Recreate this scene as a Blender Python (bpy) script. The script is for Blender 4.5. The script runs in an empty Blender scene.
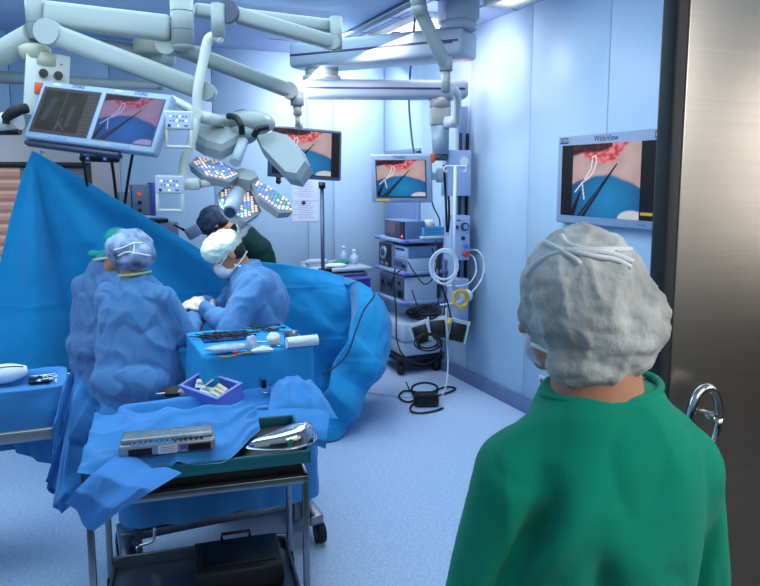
import bpy, bmesh, math, random
from mathutils import Vector, Matrix, noise, Quaternion
random.seed(7)
V = Vector
COL = bpy.context.scene.collection
PI = math.pi
# ------------------------------------------------------------------ camera frame
YAW = math.radians(24.3); PIT = math.atan(85 / 680); FOC = 680.0; PX0, PY0 = 380.0, 263.0; EYE = V((0, 0, 1.8))
_s, _c = math.sin(YAW), math.cos(YAW); _sp, _cp = math.sin(PIT), math.cos(PIT)
FW = V((_s * _cp, _c * _cp, -_sp)); RT = V((_c, -_s, 0)); UP = V((_s * _sp, _c * _sp, _cp))
def ray(x, y): return FW + RT * ((x - PX0) / FOC) - UP * ((y - PY0) / FOC)
def P(x, y, d):
    r = ray(x, y); return EYE + r * (d / (r.x * _s + r.y * _c))
def Pz(x, y, z):
    r = ray(x, y); return EYE + r * ((z - 1.8) / r.z)
def PX(x, y, X):
    r = ray(x, y); return EYE + r * (X / r.x)
def PY(x, y, Y):
    r = ray(x, y); return EYE + r * (Y / r.y)
def CAMDIR(a, b, c): return V((_c * a + _s * c, -_s * a + _c * c, b))   # (right, up, away) -> world
def TR(loc, rz=0): return Matrix.Translation(V(loc)) @ Matrix.Rotation(rz, 4, 'Z')
def BASIS(loc, x, y):           # matrix with x axis ~x, y axis ~y
    x = V(x).normalized(); z = x.cross(V(y)).normalized(); y = z.cross(x)
    m = Matrix((x, y, z)).transposed().to_4x4(); m.translation = V(loc); return m
# ------------------------------------------------------------------ materials
def lin(h):
    h = h.lstrip('#'); r = []
    for i in (0, 2, 4):
        v = int(h[i:i + 2], 16) / 255; r.append(v / 12.92 if v <= .04045 else ((v + .055) / 1.055) ** 2.4)
    return r
_M = {}
def M(name, col='#888888', rough=.5, metal=0., nscale=0, namt=0., bump=0., bscale=60., emit=None, estr=1., spec=.5, sheen=0., alpha=1., stretch=None, trans=0.):
    if name in _M: return _M[name]
    m = bpy.data.materials.new(name); m.use_nodes = True; nt = m.node_tree; b = nt.nodes['Principled BSDF']
    c = lin(col) + [1]
    b.inputs['Base Color'].default_value = c; b.inputs['Roughness'].default_value = rough; b.inputs['Metallic'].default_value = metal
    b.inputs['Specular IOR Level'].default_value = spec
    if sheen: b.inputs['Sheen Weight'].default_value = sheen
    if alpha < 1: b.inputs['Alpha'].default_value = alpha
    if trans: b.inputs['Transmission Weight'].default_value = trans
    if emit: b.inputs['Emission Color'].default_value = lin(emit) + [1]; b.inputs['Emission Strength'].default_value = estr
    if nscale or bump:
        tc = nt.nodes.new('ShaderNodeTexCoord'); vec = tc.outputs['Object']
        if stretch:
            mp = nt.nodes.new('ShaderNodeMapping'); mp.inputs['Scale'].default_value = stretch; nt.links.new(vec, mp.inputs[0]); vec = mp.outputs[0]
    if nscale:
        n = nt.nodes.new('ShaderNodeTexNoise'); n.inputs['Scale'].default_value = nscale; n.inputs['Detail'].default_value = 4
        nt.links.new(vec, n.inputs['Vector'])
        r = nt.nodes.new('ShaderNodeValToRGB'); r.color_ramp.elements[0].position = .3; r.color_ramp.elements[1].position = .7
        r.color_ramp.elements[0].color = [v * (1 - namt) for v in c[:3]] + [1]; r.color_ramp.elements[1].color = [min(1, v * (1 + namt * .6)) for v in c[:3]] + [1]
        nt.links.new(n.outputs['Fac'], r.inputs[0]); nt.links.new(r.outputs[0], b.inputs['Base Color'])
    if bump:
        n2 = nt.nodes.new('ShaderNodeTexNoise'); n2.inputs['Scale'].default_value = bscale; n2.inputs['Detail'].default_value = 3
        nt.links.new(vec, n2.inputs['Vector']); bp = nt.nodes.new('ShaderNodeBump'); bp.inputs['Strength'].default_value = bump; bp.inputs['Distance'].default_value = .01
        nt.links.new(n2.outputs['Fac'], bp.inputs['Height']); nt.links.new(bp.outputs[0], b.inputs['Normal'])
    _M[name] = m; return m
def Mcol(name, estr=1.):        # glowing screen picture from the mesh's own colours
    if name in _M: return _M[name]
    m = bpy.data.materials.new(name); m.use_nodes = True; nt = m.node_tree; b = nt.nodes['Principled BSDF']
    a = nt.nodes.new('ShaderNodeAttribute'); a.attribute_name = 'col'
    b.inputs['Base Color'].default_value = (.006, .006, .008, 1); b.inputs['Roughness'].default_value = .5; b.inputs['Specular IOR Level'].default_value = .15
    nt.links.new(a.outputs['Color'], b.inputs['Emission Color']); b.inputs['Emission Strength'].default_value = estr
    _M[name] = m; return m
# ------------------------------------------------------------------ mesh builder
class MB:
    def __init__(s): s.bm = bmesh.new(); s.mi = 0; s.xf = Matrix()
    def add(s, vs, fs, smooth=False, mi=None, xf=None):
        x = s.xf @ xf if xf is not None else s.xf
        b = [s.bm.verts.new(x @ V(v)) for v in vs]; k = s.mi if mi is None else mi
        for i, f in enumerate(fs):
            try: fc = s.bm.faces.new([b[j] for j in f])
            except ValueError: continue
            fc.smooth = smooth if isinstance(smooth, bool) else smooth[i]; fc.material_index = k
        return s
    def box(s, c, size, rot=None, bev=0., seg=2, taper=None, mi=None):
        t = bmesh.new(); bmesh.ops.create_cube(t, size=1)
        for v in t.verts:
            v.co = V((v.co.x * size[0], v.co.y * size[1], v.co.z * size[2]))
            if taper and v.co.z < 0: v.co.x *= taper; v.co.y *= taper
        if bev: bmesh.ops.bevel(t, geom=t.edges[:], offset=bev, segments=seg, affect='EDGES', profile=.5)
        t.verts.index_update()
        m = Matrix.Translation(V(c)) @ (rot.to_4x4() if rot is not None else Matrix())
        s.add([v.co for v in t.verts], [[v.index for v in f.verts] for f in t.faces], bool(bev), mi, m); t.free(); return s
    def beam(s, p0, p1, w, h, bev=.008, up=(0, 0, 1), mi=None):
        p0, p1 = V(p0), V(p1); d = p1 - p0; y = d.normalized(); x = y.cross(V(up)).normalized(); z = x.cross(y)
        return s.box((p0 + p1) / 2, (w, d.length, h), Matrix((x, y, z)).transposed(), bev, mi=mi)
    def cyl(s, p0, p1, r0, r1=None, n=20, cap=True, mi=None):
        r1 = r0 if r1 is None else r1; p0, p1 = V(p0), V(p1); d = (p1 - p0).normalized()
        x = d.orthogonal().normalized(); y = d.cross(x); vs = []
        for p, r in ((p0, r0), (p1, r1)):
            for i in range(n): a = 2 * PI * i / n; vs.append(p + (x * math.cos(a) + y * math.sin(a)) * r)
        fs = [(i, (i + 1) % n, n + (i + 1) % n, n + i) for i in range(n)]; sm = [True] * n
        if cap: fs += [tuple(range(n))[::-1], tuple(range(n, 2 * n))]; sm += [False, False]
        return s.add(vs, fs, sm, mi)
    def tube(s, pts, r, n=8, sub=0, mi=None, cap=True):
        pts = [V(p) for p in pts]
        if sub: pts = spline(pts, sub)
        rs = r if isinstance(r, (list, tuple)) else [r] * len(pts)
        if len(rs) != len(pts): rs = [rs[min(len(rs) - 1, int(i * len(rs) / len(pts)))] for i in range(len(pts))]
        x = None; vs = []
        for i, p in enumerate(pts):
            t = (pts[min(i + 1, len(pts) - 1)] - pts[max(i - 1, 0)])
            t = t.normalized() if t.length > 1e-9 else V((0, 0, 1))
            x = t.orthogonal().normalized() if x is None else (x - t * x.dot(t))
            x = x.normalized() if x.length > 1e-6 else t.orthogonal().normalized()
            y = t.cross(x)
            for k in range(n): a = 2 * PI * k / n; vs.append(p + (x * math.cos(a) + y * math.sin(a)) * rs[i])
        fs = [(i * n + k, i * n + (k + 1) % n, (i + 1) * n + (k + 1) % n, (i + 1) * n + k) for i in range(len(pts) - 1) for k in range(n)]
        if cap: fs += [tuple(range(n))[::-1], tuple((len(pts) - 1) * n + k for k in range(n))]
        return s.add(vs, fs, True, mi)
    def ball(s, c, r, n=16, mi=None, rot=None):
        r = (r, r, r) if not isinstance(r, (tuple, list)) else r; vs = [V((0, 0, r[2]))]; m = n // 2
        for i in range(1, m):
            th = PI * i / m
            for k in range(n): a = 2 * PI * k / n; vs.append(V((r[0] * math.sin(th) * math.cos(a), r[1] * math.sin(th) * math.sin(a), r[2] * math.cos(th))))
        vs.append(V((0, 0, -r[2]))); L = len(vs) - 1
        fs = [(0, 1 + k, 1 + (k + 1) % n) for k in range(n)]
        fs += [(1 + (i - 1) * n + k, 1 + i * n + k, 1 + i * n + (k + 1) % n, 1 + (i - 1) * n + (k + 1) % n) for i in range(1, m - 1) for k in range(n)]
        fs += [(L, 1 + (m - 2) * n + (k + 1) % n, 1 + (m - 2) * n + k) for k in range(n)]
        x = Matrix.Translation(V(c)) @ (rot.to_4x4() if rot is not None else Matrix())
        return s.add(vs, fs, True, mi, x)
    def prism(s, poly, z0, z1, xf=None, mi=None, inset=0.):
        n = len(poly); c = V((sum(p[0] for p in poly) / n, sum(p[1] for p in poly) / n))
        q = [c + (V(p[:2]) - c) * (1 - inset) for p in poly]
        vs = [(p[0], p[1], z0) for p in poly] + [(p[0], p[1], z1) for p in q]
        fs = [tuple(range(n))[::-1], tuple(range(n, 2 * n))] + [(i, (i + 1) % n, n + (i + 1) % n, n + i) for i in range(n)]
        return s.add(vs, fs, False, mi, xf)
    def lathe(s, prof, xf=None, n=28, mi=None):
        vs = []; m = len(prof)
        for r, z in prof:
            for k in range(n): a = 2 * PI * k / n; vs.append((r * math.cos(a), r * math.sin(a), z))
        fs = [(i * n + k, i * n + (k + 1) % n, (i + 1) * n + (k + 1) % n, (i + 1) * n + k) for i in range(m - 1) for k in range(n)]
        return s.add(vs, fs, True, mi, xf)
    def grid(s, fn, nu, nv, closed=False, mi=None, smooth=True):
        vs = [fn(i / (nu if closed else nu - 1), j / (nv - 1)) for j in range(nv) for i in range(nu)]
        w = nu if closed else nu - 1
        fs = [(j * nu + i, j * nu + (i + 1) % nu, (j + 1) * nu + (i + 1) % nu, (j + 1) * nu + i) for j in range(nv - 1) for i in range(w)]
        return s.add(vs, fs, smooth, mi)
    def mesh(s):
        me = bpy.data.meshes.new('m'); s.bm.normal_update(); s.bm.to_mesh(me); s.bm.free(); return me
def spline(p, k):
    out = []
    for i in range(len(p) - 1):
        a, b, c, d = p[max(i - 1, 0)], p[i], p[i + 1], p[min(i + 2, len(p) - 1)]
        for j in range(k):
            t = j / k
            out.append(.5 * ((2 * b) + (c - a) * t + (2 * a - 5 * b + 4 * c - d) * t * t + (3 * b - a - 3 * c + d) * t ** 3))
    out.append(p[-1]); return out
XF = {}                          # object -> world matrix of its thing's frame
def tag(o, label=None, cat=None, group=None, kind=None):
    if label: o['label'] = label
    if cat: o['category'] = cat
    if group: o['group'] = group
    if kind: o['kind'] = kind
    return o
def thing(name, label, cat, xf=None, group=None):
    o = bpy.data.objects.new(name, None); COL.objects.link(o); o.empty_display_size = .05
    xf = xf if xf is not None else Matrix(); o.matrix_world = xf; XF[o] = xf.copy()
    return tag(o, label, cat, group)
def obj(name, mb, mat, parent=None, world=False, label=None):
    """link one mesh object. Coordinates are the thing's frame, or world coordinates when world=True"""
    me = mb.mesh() if isinstance(mb, MB) else mb
    for m in (mat if isinstance(mat, (list, tuple)) else [mat]): me.materials.append(m)
    o = bpy.data.objects.new(name, me); COL.objects.link(o); me.name = name
    if parent is not None:
        if world: me.transform(XF[parent].inverted())
        o.parent = parent; XF[o] = XF[parent]
    else:
        lo = V((min(v.co[i] for v in me.vertices) for i in range(3))); hi = V((max(v.co[i] for v in me.vertices) for i in range(3)))
        b = V(((lo.x + hi.x) / 2, (lo.y + hi.y) / 2, lo.z)); me.transform(Matrix.Translation(-b)); o.location = b; XF[o] = Matrix.Translation(b)
    if label: o['label'] = label
    return o
def struct(name, mb, mat, parent=None, **k):
    o = obj(name, mb, mat, parent, **k)
    if parent is None: o['kind'] = 'structure'
    return o
def dup(root, xf, label=None, group=None):
    r = root.copy(); COL.objects.link(r); r.matrix_world = xf
    if label: r['label'] = label
    if group: r['group'] = group
    def kids(src, dst):
        for ch in list(src.children):
            c = ch.copy(); COL.objects.link(c); c.parent = dst; kids(ch, c)
    kids(root, r); return r
def text(name, s, size, xf, mat, parent, thick=.0006, align='CENTER', world=False):
    cu = bpy.data.curves.new('t', 'FONT'); cu.body = s; cu.size = size; cu.extrude = thick; cu.align_x = align; cu.align_y = 'CENTER'
    t = bpy.data.objects.new('t', cu); COL.objects.link(t); bpy.context.view_layer.update()
    me = bpy.data.meshes.new_from_object(t.evaluated_get(bpy.context.evaluated_depsgraph_get())); bpy.data.objects.remove(t)
    me.transform(xf); me.materials.clear()
    return obj(name, me, mat, parent, world)
# ---------------------------------------------------------------- organic bodies (union of tapered forms, remeshed into one skin)
def E(c, r, rot=None): return ('e', V(c), r, rot)
def K(p0, p1, r0, r1=None): return ('k', V(p0), V(p1), r0, r0 if r1 is None else r1)
def L(rings): return ('l', rings)            # rings: (center, rx, ry[, tilt matrix])
def blob(parts, voxel=.012, smooth=4, folds=None):
    mb = MB()
    for q in parts:
        if q[0] == 'e': mb.ball(q[1], q[2], 24, rot=q[3])
        elif q[0] == 'k':
            mb.cyl(q[1], q[2], q[3], q[4], 20); mb.ball(q[1], q[3], 20); mb.ball(q[2], q[4], 20)
        elif q[0] == 'm': mb.add(q[1], q[2], True)
        else:
            rg = q[1]; n = 36; vs = []
            for g in rg:
                R = g[3] if len(g) > 3 else Matrix.Identity(3)
                for k in range(n):
                    a = 2 * PI * k / n; ca, sa = math.cos(a), math.sin(a); e = .85
                    vs.append(V(g[0]) + R @ V((g[1] * math.copysign(abs(ca) ** e, ca), g[2] * math.copysign(abs(sa) ** e, sa), 0)))
            fs = [(i * n + k, i * n + (k + 1) % n, (i + 1) * n + (k + 1) % n, (i + 1) * n + k) for i in range(len(rg) - 1) for k in range(n)]
            fs += [tuple(range(n))[::-1], tuple((len(rg) - 1) * n + k for k in range(n))]
            mb.add(vs, fs, True)
    bmesh.ops.recalc_face_normals(mb.bm, faces=mb.bm.faces[:])
    o = bpy.data.objects.new('tmp', mb.mesh()); COL.objects.link(o)
    r = o.modifiers.new('r', 'REMESH'); r.mode = 'VOXEL'; r.voxel_size = voxel; r.use_smooth_shade = True
    if smooth: sm = o.modifiers.new('s', 'SMOOTH'); sm.factor = .5; sm.iterations = smooth
    bpy.context.view_layer.update()
    me = bpy.data.meshes.new_from_object(o.evaluated_get(bpy.context.evaluated_depsgraph_get())); bpy.data.objects.remove(o)
    if folds:
        nr = [v.normal.copy() for v in me.vertices]
        for v, n in zip(me.vertices, nr): v.co += n * folds(v.co)
    for f in me.polygons: f.use_smooth = True
    return me
def nz(p, s, off=0): return noise.noise(V((p[0] * s[0] + off, p[1] * s[1] + off * .7, p[2] * s[2] - off)))
def ridge(p, s, off=0): return 1 - 2 * abs(nz(p, s, off))
def crease(p, s, off=0, w=3.4): return max(0., 1 - abs(nz(p, s, off)) * w) ** 2
def clothfold(a=.012, s=(9, 9, 5), off=0.):
    k = lambda f: (s[0] * f, s[1] * f, s[2] * f)
    return lambda p: a * (.95 * crease(p, k(.55), off) - .85 * crease(p, k(.7), off + 9) + .5 * crease(p, k(1.3), off + 4, 2.6) - .3 + 1.2 * nz(p, k(.4), off + 2))
def flatfold(p, size, amp, off=0.):          # faceted crumple for drapes: distance to nearest random plane edges
    d, pts = noise.voronoi(V(p) / size + V((off, off * 2, -off)), distance_metric='DISTANCE', exponent=2.5)
    return amp * ((d[1] - d[0]) - .35)
# ================================================================ MATERIALS
WALLM = M('wall_panel_paint', '#adcbe4', .42, nscale=1.2, namt=.04)
SEAM = M('panel_seam', '#5d6f92', .7)
CEIL = M('ceiling_paint', '#a9bbdc', .6)
DRAPE = M('drape_cloth', '#1690cc', .85, nscale=3, namt=.1, bump=.12, bscale=260, spec=.2, sheen=.2)
DRAPE2 = M('table_drape_cloth', '#3a88cf', .85, nscale=4, namt=.12, bump=.12, bscale=240, spec=.2, sheen=.2)
DRAPE3 = M('instrument_drape_cloth', '#2f9cd8', .85, nscale=4, namt=.08, bump=.1, bscale=240, spec=.2)
GOWN = M('gown_cloth', '#5589c0', .85, nscale=4, namt=.1, bump=.12, bscale=260, spec=.2, sheen=.2)
GOWN2 = M('gown_cloth_dusty', '#5c85b8', .85, nscale=4, namt=.1, bump=.12, bscale=260, spec=.2, sheen=.2)
SCRUB = M('green_scrub_cloth', '#079377', .85, nscale=3, namt=.08, bump=.15, bscale=320, spec=.15, sheen=.1)
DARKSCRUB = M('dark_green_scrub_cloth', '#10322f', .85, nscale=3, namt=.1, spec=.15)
SKIN = M('skin', '#c58a6c', .55, nscale=14, namt=.06)
HAIR = M('dark_hair', '#1b1512', .6)
CAPW = M('white_cap_gauze', '#cdcfcc', .85, nscale=10, namt=.5, bump=.25, bscale=120, stretch=(1, 1, .7), spec=.2, sheen=.3)
CAPB = M('blue_white_cap_gauze', '#93a6ca', .8, nscale=15, namt=.75, bump=.3, bscale=60, spec=.2)
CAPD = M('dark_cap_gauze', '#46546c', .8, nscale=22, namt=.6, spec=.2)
CAPG = M('pale_green_cap_cloth', '#e3f3ea', .8, nscale=18, namt=.05, bump=.2, bscale=70, spec=.2)
TAPE = M('white_tape_cloth', '#e6ebee', .8)
MASK = M('mask_cloth', '#d8d9ea', .8)
TURQ = M('turquoise_cap_cloth', '#1fa79d', .8, nscale=8, namt=.15)
GLOVE = M('latex_glove', '#f3e3d2', .5)
STEEL = M('brushed_steel', '#b5ada5', .34, 1., nscale=3, namt=.06, stretch=(.4, .4, 30))
STEELB = M('cart_steel', '#8f949c', .32, 1., nscale=20, namt=.1)
DKSTEEL = M('dark_steel', '#3c4046', .35, 1.)
CHROME = M('polished_steel', '#d5d8dc', .12, 1.)
WHITE = M('white_enamel', '#c3c9c8', .35)
LGREY = M('light_grey_plastic', '#a9bacb', .4)
ARM = M('arm_enamel', '#8d9698', .38)
BOOM = M('boom_enamel', '#94a5b8', .38)
PURP = M('purple_stripe', '#2c2a5c', .4)
LAV = M('lavender_plastic', '#6a74c6', .45)
DGREY = M('dark_grey_plastic', '#39415a', .4)
BLACK = M('black_plastic', '#0b0c10', .4)
RUBBER = M('black_rubber', '#101114', .7)
DEVB = M('device_blue_grey', '#6d89b4', .4)
SILV = M('device_silver', '#93a9c9', .3, .4)
TEAL = M('teal_tray', '#0c6470', .45)
BRASS = M('ivory_plastic', '#a9a998', .45)
ORANGE = M('orange_plastic', '#d2542c', .5)
RED = M('red_plastic', '#d03a3a', .4)
YEL = M('yellow_plastic', '#d9b23a', .5)
INK = M('ink', '#23305e', .6)
PAPER = M('paper', '#cfd8ea', .8)
WIRE = M('white_cable', '#cfdcee', .5)
GAUZE = M('white_gauze', '#dfe8f2', .9, bump=.4, bscale=120)
CYANB = M('pale_blue_basket', '#5fb4e2', .45)
CLEAR = M('clear_plastic', '#c8dff5', .15, alpha=.45)
def led(n, c, s): return M(n, c, .4, emit=c, estr=s)
# ================================================================ ROOM
XR, YB, ZC = 3.12, 6.8, 3.05
def floor_mat():
    m = bpy.data.materials.new('speckled_vinyl'); m.use_nodes = True; nt = m.node_tree; b = nt.nodes['Principled BSDF']
    tc = nt.nodes.new('ShaderNodeTexCoord'); n = nt.nodes.new('ShaderNodeTexNoise'); n.inputs['Scale'].default_value = 60; n.inputs['Detail'].default_value = 6; n.inputs['Roughness'].default_value = .8
    r = nt.nodes.new('ShaderNodeValToRGB'); r.color_ramp.elements[0].position = .4; r.color_ramp.elements[1].position = .62
    r.color_ramp.elements[0].color = lin('#9fbbe0') + [1]; r.color_ramp.elements[1].color = lin('#c6daf2') + [1]
    nt.links.new(tc.outputs['Object'], n.inputs['Vector']); nt.links.new(n.outputs['Fac'], r.inputs[0]); nt.links.new(r.outputs[0], b.inputs['Base Color'])
    b.inputs['Roughness'].default_value = .38; b.inputs['Specular IOR Level'].default_value = .4; return m
mb = MB(); mb.box((.4, 4.25, -.05), (8.2, 5.7, .1)); struct('floor', mb, floor_mat())
mb = MB(); mb.box((.4, -.8, -.05), (8.2, 4.4, .1)); struct('floor_corridor', mb, M('corridor_floor_reflect_dark', '#33363c', .6))  # unseen floor, made dark so the steel door mirrors dark low down
mb = MB(); mb.box((0, 4.2, ZC + .05), (6.6, 5.6, .1)); struct('ceiling', mb, CEIL)
def panel_wall(name, axis, const, cuts, z0, z1, thick, gap=.006):
    mb = MB()
    a, b = cuts[0], cuts[-1]
    if axis == 'x': mb.box((const + thick * .5 + .012, (a + b) / 2, (z0 + z1) / 2), (thick, b - a, z1 - z0), mi=1)
    else: mb.box(((a + b) / 2, const + thick * .5 + .012, (z0 + z1) / 2), (b - a, thick, z1 - z0), mi=1)
    for p, q in zip(cuts[:-1], cuts[1:]):
        w = q - p - gap; m = (p + q) / 2
        if axis == 'x': mb.box((const + .012, m, (z0 + z1) / 2), (.024, w, z1 - z0), bev=.002, seg=1)
        else: mb.box((m, const + .012, (z0 + z1) / 2), (w, .024, z1 - z0), bev=.002, seg=1)
    return struct(name, mb, [WALLM, SEAM])
cr = sorted([1.5, PX(608, 100, XR).y, PX(528, 200, XR).y, PX(469, 200, XR).y, PX(422, 200, XR).y, YB])
panel_wall('wall_right', 'x', XR, cr, 0, ZC, .1)
cb = [-3.2, -1.6] + [PY(x, 200, YB).x for x in (17, 115, 215, 308, 334)] + [XR]
panel_wall('wall_back', 'y', YB, cb, 0, ZC, .1)
mb = MB(); mb.box((-3.25, 4.2, ZC / 2), (.1, 5.6, ZC)); struct('wall_left', mb, WALLM)
mb = MB(); mb.box((XR - .012, 4.15, .055), (.024, 5.3, .11), bev=.004); struct('baseboard_right', mb, M('grey_skirting', '#5f749c', .5))
mb = MB(); mb.box((0, YB - .012, .055), (6.2, .024, .11), bev=.004); struct('baseboard_back', mb, M('grey_skirting'))
# ceiling: laminar flow field and its grey side strip, tile joints
a, b = Pz(408, 0, 2.97), Pz(340, 36, 2.97)
xe = (a.x + b.x) / 2; yf = min(YB - .5, b.y + .25)
mb = MB(); mb.box((xe - 1.15, (3.0 + yf) / 2, 3.0), (2.2, yf - 3.0, .1), bev=.005, mi=0); struct('trim_1', mb, M('flow_field_panel', '#a3b9de', .5))
mb = MB(); mb.box((xe - .02, (3.0 + yf) / 2, 2.985), (.06, yf - 3.0, .13), bev=.004); struct('trim_2', mb, M('flow_field_edge', '#55637d', .5))
mb = MB()
for k in range(6): mb.box((xe + .35 + k * .0, 3.2 + k * .6, ZC - .002), (1.5, .008, .006))
for k in range(3): mb.box((xe + .3 + k * .42, 4.8, ZC - .002), (.008, 3.6, .006))
struct('trim_3', mb, M('tile_joint', '#6f82a2', .6))
# steel panel with dark framed display window in the back wall
xa, xb = PY(-60, 200, YB).x, PY(121, 200, YB).x
mb = MB(); mb.box(((xa + xb) / 2, YB - .015, 1.15), (xb - xa, .03, 2.3), bev=.004)
d2 = struct('door_2', mb, M('warm_satin_steel', '#a49da2', .4, .6, nscale=1.5, namt=.12))
xf_, zt = PY(88, 165, YB).x, PY(50, 165, YB - .04).z
mb = MB(); x0 = xa + .05; zb = .95
for c, sz in ((((x0 + xf_) / 2, zt), (xf_ - x0, .05)), (((x0 + xf_) / 2, zb), (xf_ - x0, .05)), ((x0, (zt + zb) / 2), (.05, zt - zb + .05)), ((xf_, (zt + zb) / 2), (.05, zt - zb + .05))):
    mb.box((c[0], YB - .05, c[1]), (sz[0], .05, sz[1]), bev=.006)
w1 = struct('window_1', mb, BLACK)
mb = MB(); xm = PY(22, 200, YB).x
mb.box(((xm + xf_) / 2, YB - .035, (zt + zb) / 2), (xf_ - xm, .01, zt - zb), mi=0)
for k in range(30): mb.box(((x0 + xm) / 2, YB - .035, zb + (k + .5) * (zt - zb) / 30), (xm - x0, .01, (zt - zb) / 30 - .002), mi=1 + k % 3)
p = obj('pane', mb, [M('grey_pane', '#8d8c95', .3, .3), led('warm_picture_a', '#b98878', .4), led('warm_picture_b', '#cfa496', .4), led('warm_picture_c', '#a0766c', .35)], w1, True)
# opening with glazed service door beside the corner of the right wall
ya, yb2 = PX(386, 180, XR).y - .02, PX(421, 180, XR).y
mb = MB(); z0w, z1w = 1.2, PX(405, 152, XR).z; ym = (ya + yb2) / 2; wy = abs(ya - yb2)
for c, s in (((ym, z1w), (wy, .05)), ((ym, z0w), (wy, .05)), ((min(ya, yb2) + .025, (z0w + z1w) / 2), (.05, z1w - z0w)), ((max(ya, yb2) - .025, (z0w + z1w) / 2), (.05, z1w - z0w))):
    mb.box((XR - .012, c[0], c[1]), (.03, s[0], s[1]), bev=.003)
w2 = struct('window_2', mb, M('window_frame_paint', '#7b94bd', .4))
mb = MB(); mb.box((XR - .008, ym, (z0w + z1w) / 2), (.008, wy - .08, z1w - z0w - .04)); obj('pane', mb, M('dim_glass', '#6f8cbb', .12, spec=.7), w2, True)
# ceiling light panels
def ceiling_light(name, c, sx, sy, label, s):
    t = thing(name, label, 'ceiling light', TR(c), 'ceiling light panels')
    mb = MB()
    for dx, dy, a, b in ((0, sy / 2, sx + .04, .04), (0, -sy / 2, sx + .04, .04), (sx / 2, 0, .04, sy), (-sx / 2, 0, .04, sy)): mb.box((dx, dy, -.02), (a, b, .04), bev=.004)
    obj('frame', mb, WHITE, t)
    mb = MB(); mb.box((0, 0, -.012), (sx - .04, sy - .04, .012)); obj('diffuser', mb, led('diffuser_glow' + str(s), '#fdf6ea', s), t)
    return t
q = Pz(418, 26, ZC); ceiling_light('ceiling_light', (q.x, q.y, ZC - .001), .42, .9, 'glowing ceiling light panel seen above the long pendant beam', 3.2)
q = Pz(518, -6, ZC - .06); ceiling_light('ceiling_light', (q.x, q.y, ZC - .06), .2, .42, 'white boxed ceiling light at the top edge beside the right wall', 2.2)
# steel sliding door in the front, dark rubber edge, ring handle
q0 = PY(680, 200, 1.47); xd = q0.x
mb = MB(); mb.box((xd + .75, 1.5, 1.3), (1.5, .06, 2.6), bev=.004); dr = struct('door_1', mb, STEEL)
mb = MB(); mb.box((xd - .024, 1.5, 1.3), (.048, .062, 2.6), bev=.012); obj('rubber_edge', mb, M('door_edge_rubber', '#22252c', .6), dr, True)
h = PY(704, 420, 1.40); mb = MB()
mb.tube([h + V((.0 + .062 * math.cos(a), -.0, .10 * math.sin(a))) for a in [2 * PI * k / 28 for k in range(29)]], .014, 12)
mb.cyl(h + V((-.05, 0, 0)), h + V((-.05, .075, 0)), .012); mb.cyl(h + V((.05, 0, 0)), h + V((.05, .075, 0)), .012)
obj('handle', mb, CHROME, dr, True)
mb = MB(); mb.box((xd + 1.75, 1.62, 1.525), (3.2, .1, 3.05)); struct('wall_front', mb, M('front_wall_paint', '#8c93a0', .5))
mb = MB(); mb.box((.4, -2.9, .6), (7, .1, 1.2), mi=1); mb.box((.4, -2.9, 2.2), (7, .1, 2.0), mi=0)
struct('wall_corridor', mb, [M('corridor_reflect_pale', '#e4e2dc', .7), M('corridor_reflect_dark', '#211f1d', .7)])  # unseen wall, pale above and dark below to be mirrored in the steel door
mb = MB(); mb.box((4.25, -.7, .68), (.1, 4.3, 1.36), mi=1); mb.box((4.25, -.7, 2.2), (.1, 4.3, 1.68), mi=0)
struct('wall_corridor_reflector', mb, [M('corridor_reflect_pale'), M('corridor_reflect_dark')])  # unseen side wall added as a two-tone reflector for the steel door
# wall socket
q = PX(543, 381, XR); t = thing('wall_socket', 'small grey wall socket low on the right wall panels', 'socket', BASIS(q, (0, -1, 0), (1, 0, 0)))
mb = MB(); mb.box((0, -.005, 0), (.075, .012, .085), bev=.003); obj('plate', mb, WHITE, t)
mb = MB(); mb.cyl((0, -.010, 0), (0, -.014, 0), .022); obj('outlet', mb, M('outlet_grey', '#4b5f85', .5), t)
# paper sheets with magnets on the back wall
q = PY(305, 180, YB - .002); q2 = PY(305, 222, YB - .002); hh = (q.z - q2.z) / 2
for k in range(2):
    zc = q.z - hh * (k + .5); w = .29
    t = thing('paper_sheet', ['upper printed paper sheet held by magnets on the back wall', 'lower printed paper sheet held by a magnet on the back wall'][k], 'paper', TR((q.x, YB - .003, zc)), 'printed sheets on the back wall')
    mb = MB(); mb.box((0, 0, 0), (w, .002, hh - .012))
    for j in range(9): mb.box((-.01 + .02 * ((j * 7) % 3 - 1), -.0016, hh * .38 - j * hh * .085), (w * (.7 - .12 * ((j * 5) % 3)), .0006, .0045), mi=1)
    obj('sheet', mb, [PAPER, M('print_grey', '#8b98b8', .8)], t)
    mb = MB(); mb.lathe([(0, 0), (.022, 0), (.022, .012), (.017, .018), (0, .018)], BASIS((-.02, -.002, hh * .42), (1, 0, 0), (0, 0, -1)) @ Matrix.Rotation(0, 4, 'X')); obj('magnet', mb, INK, t)
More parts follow.
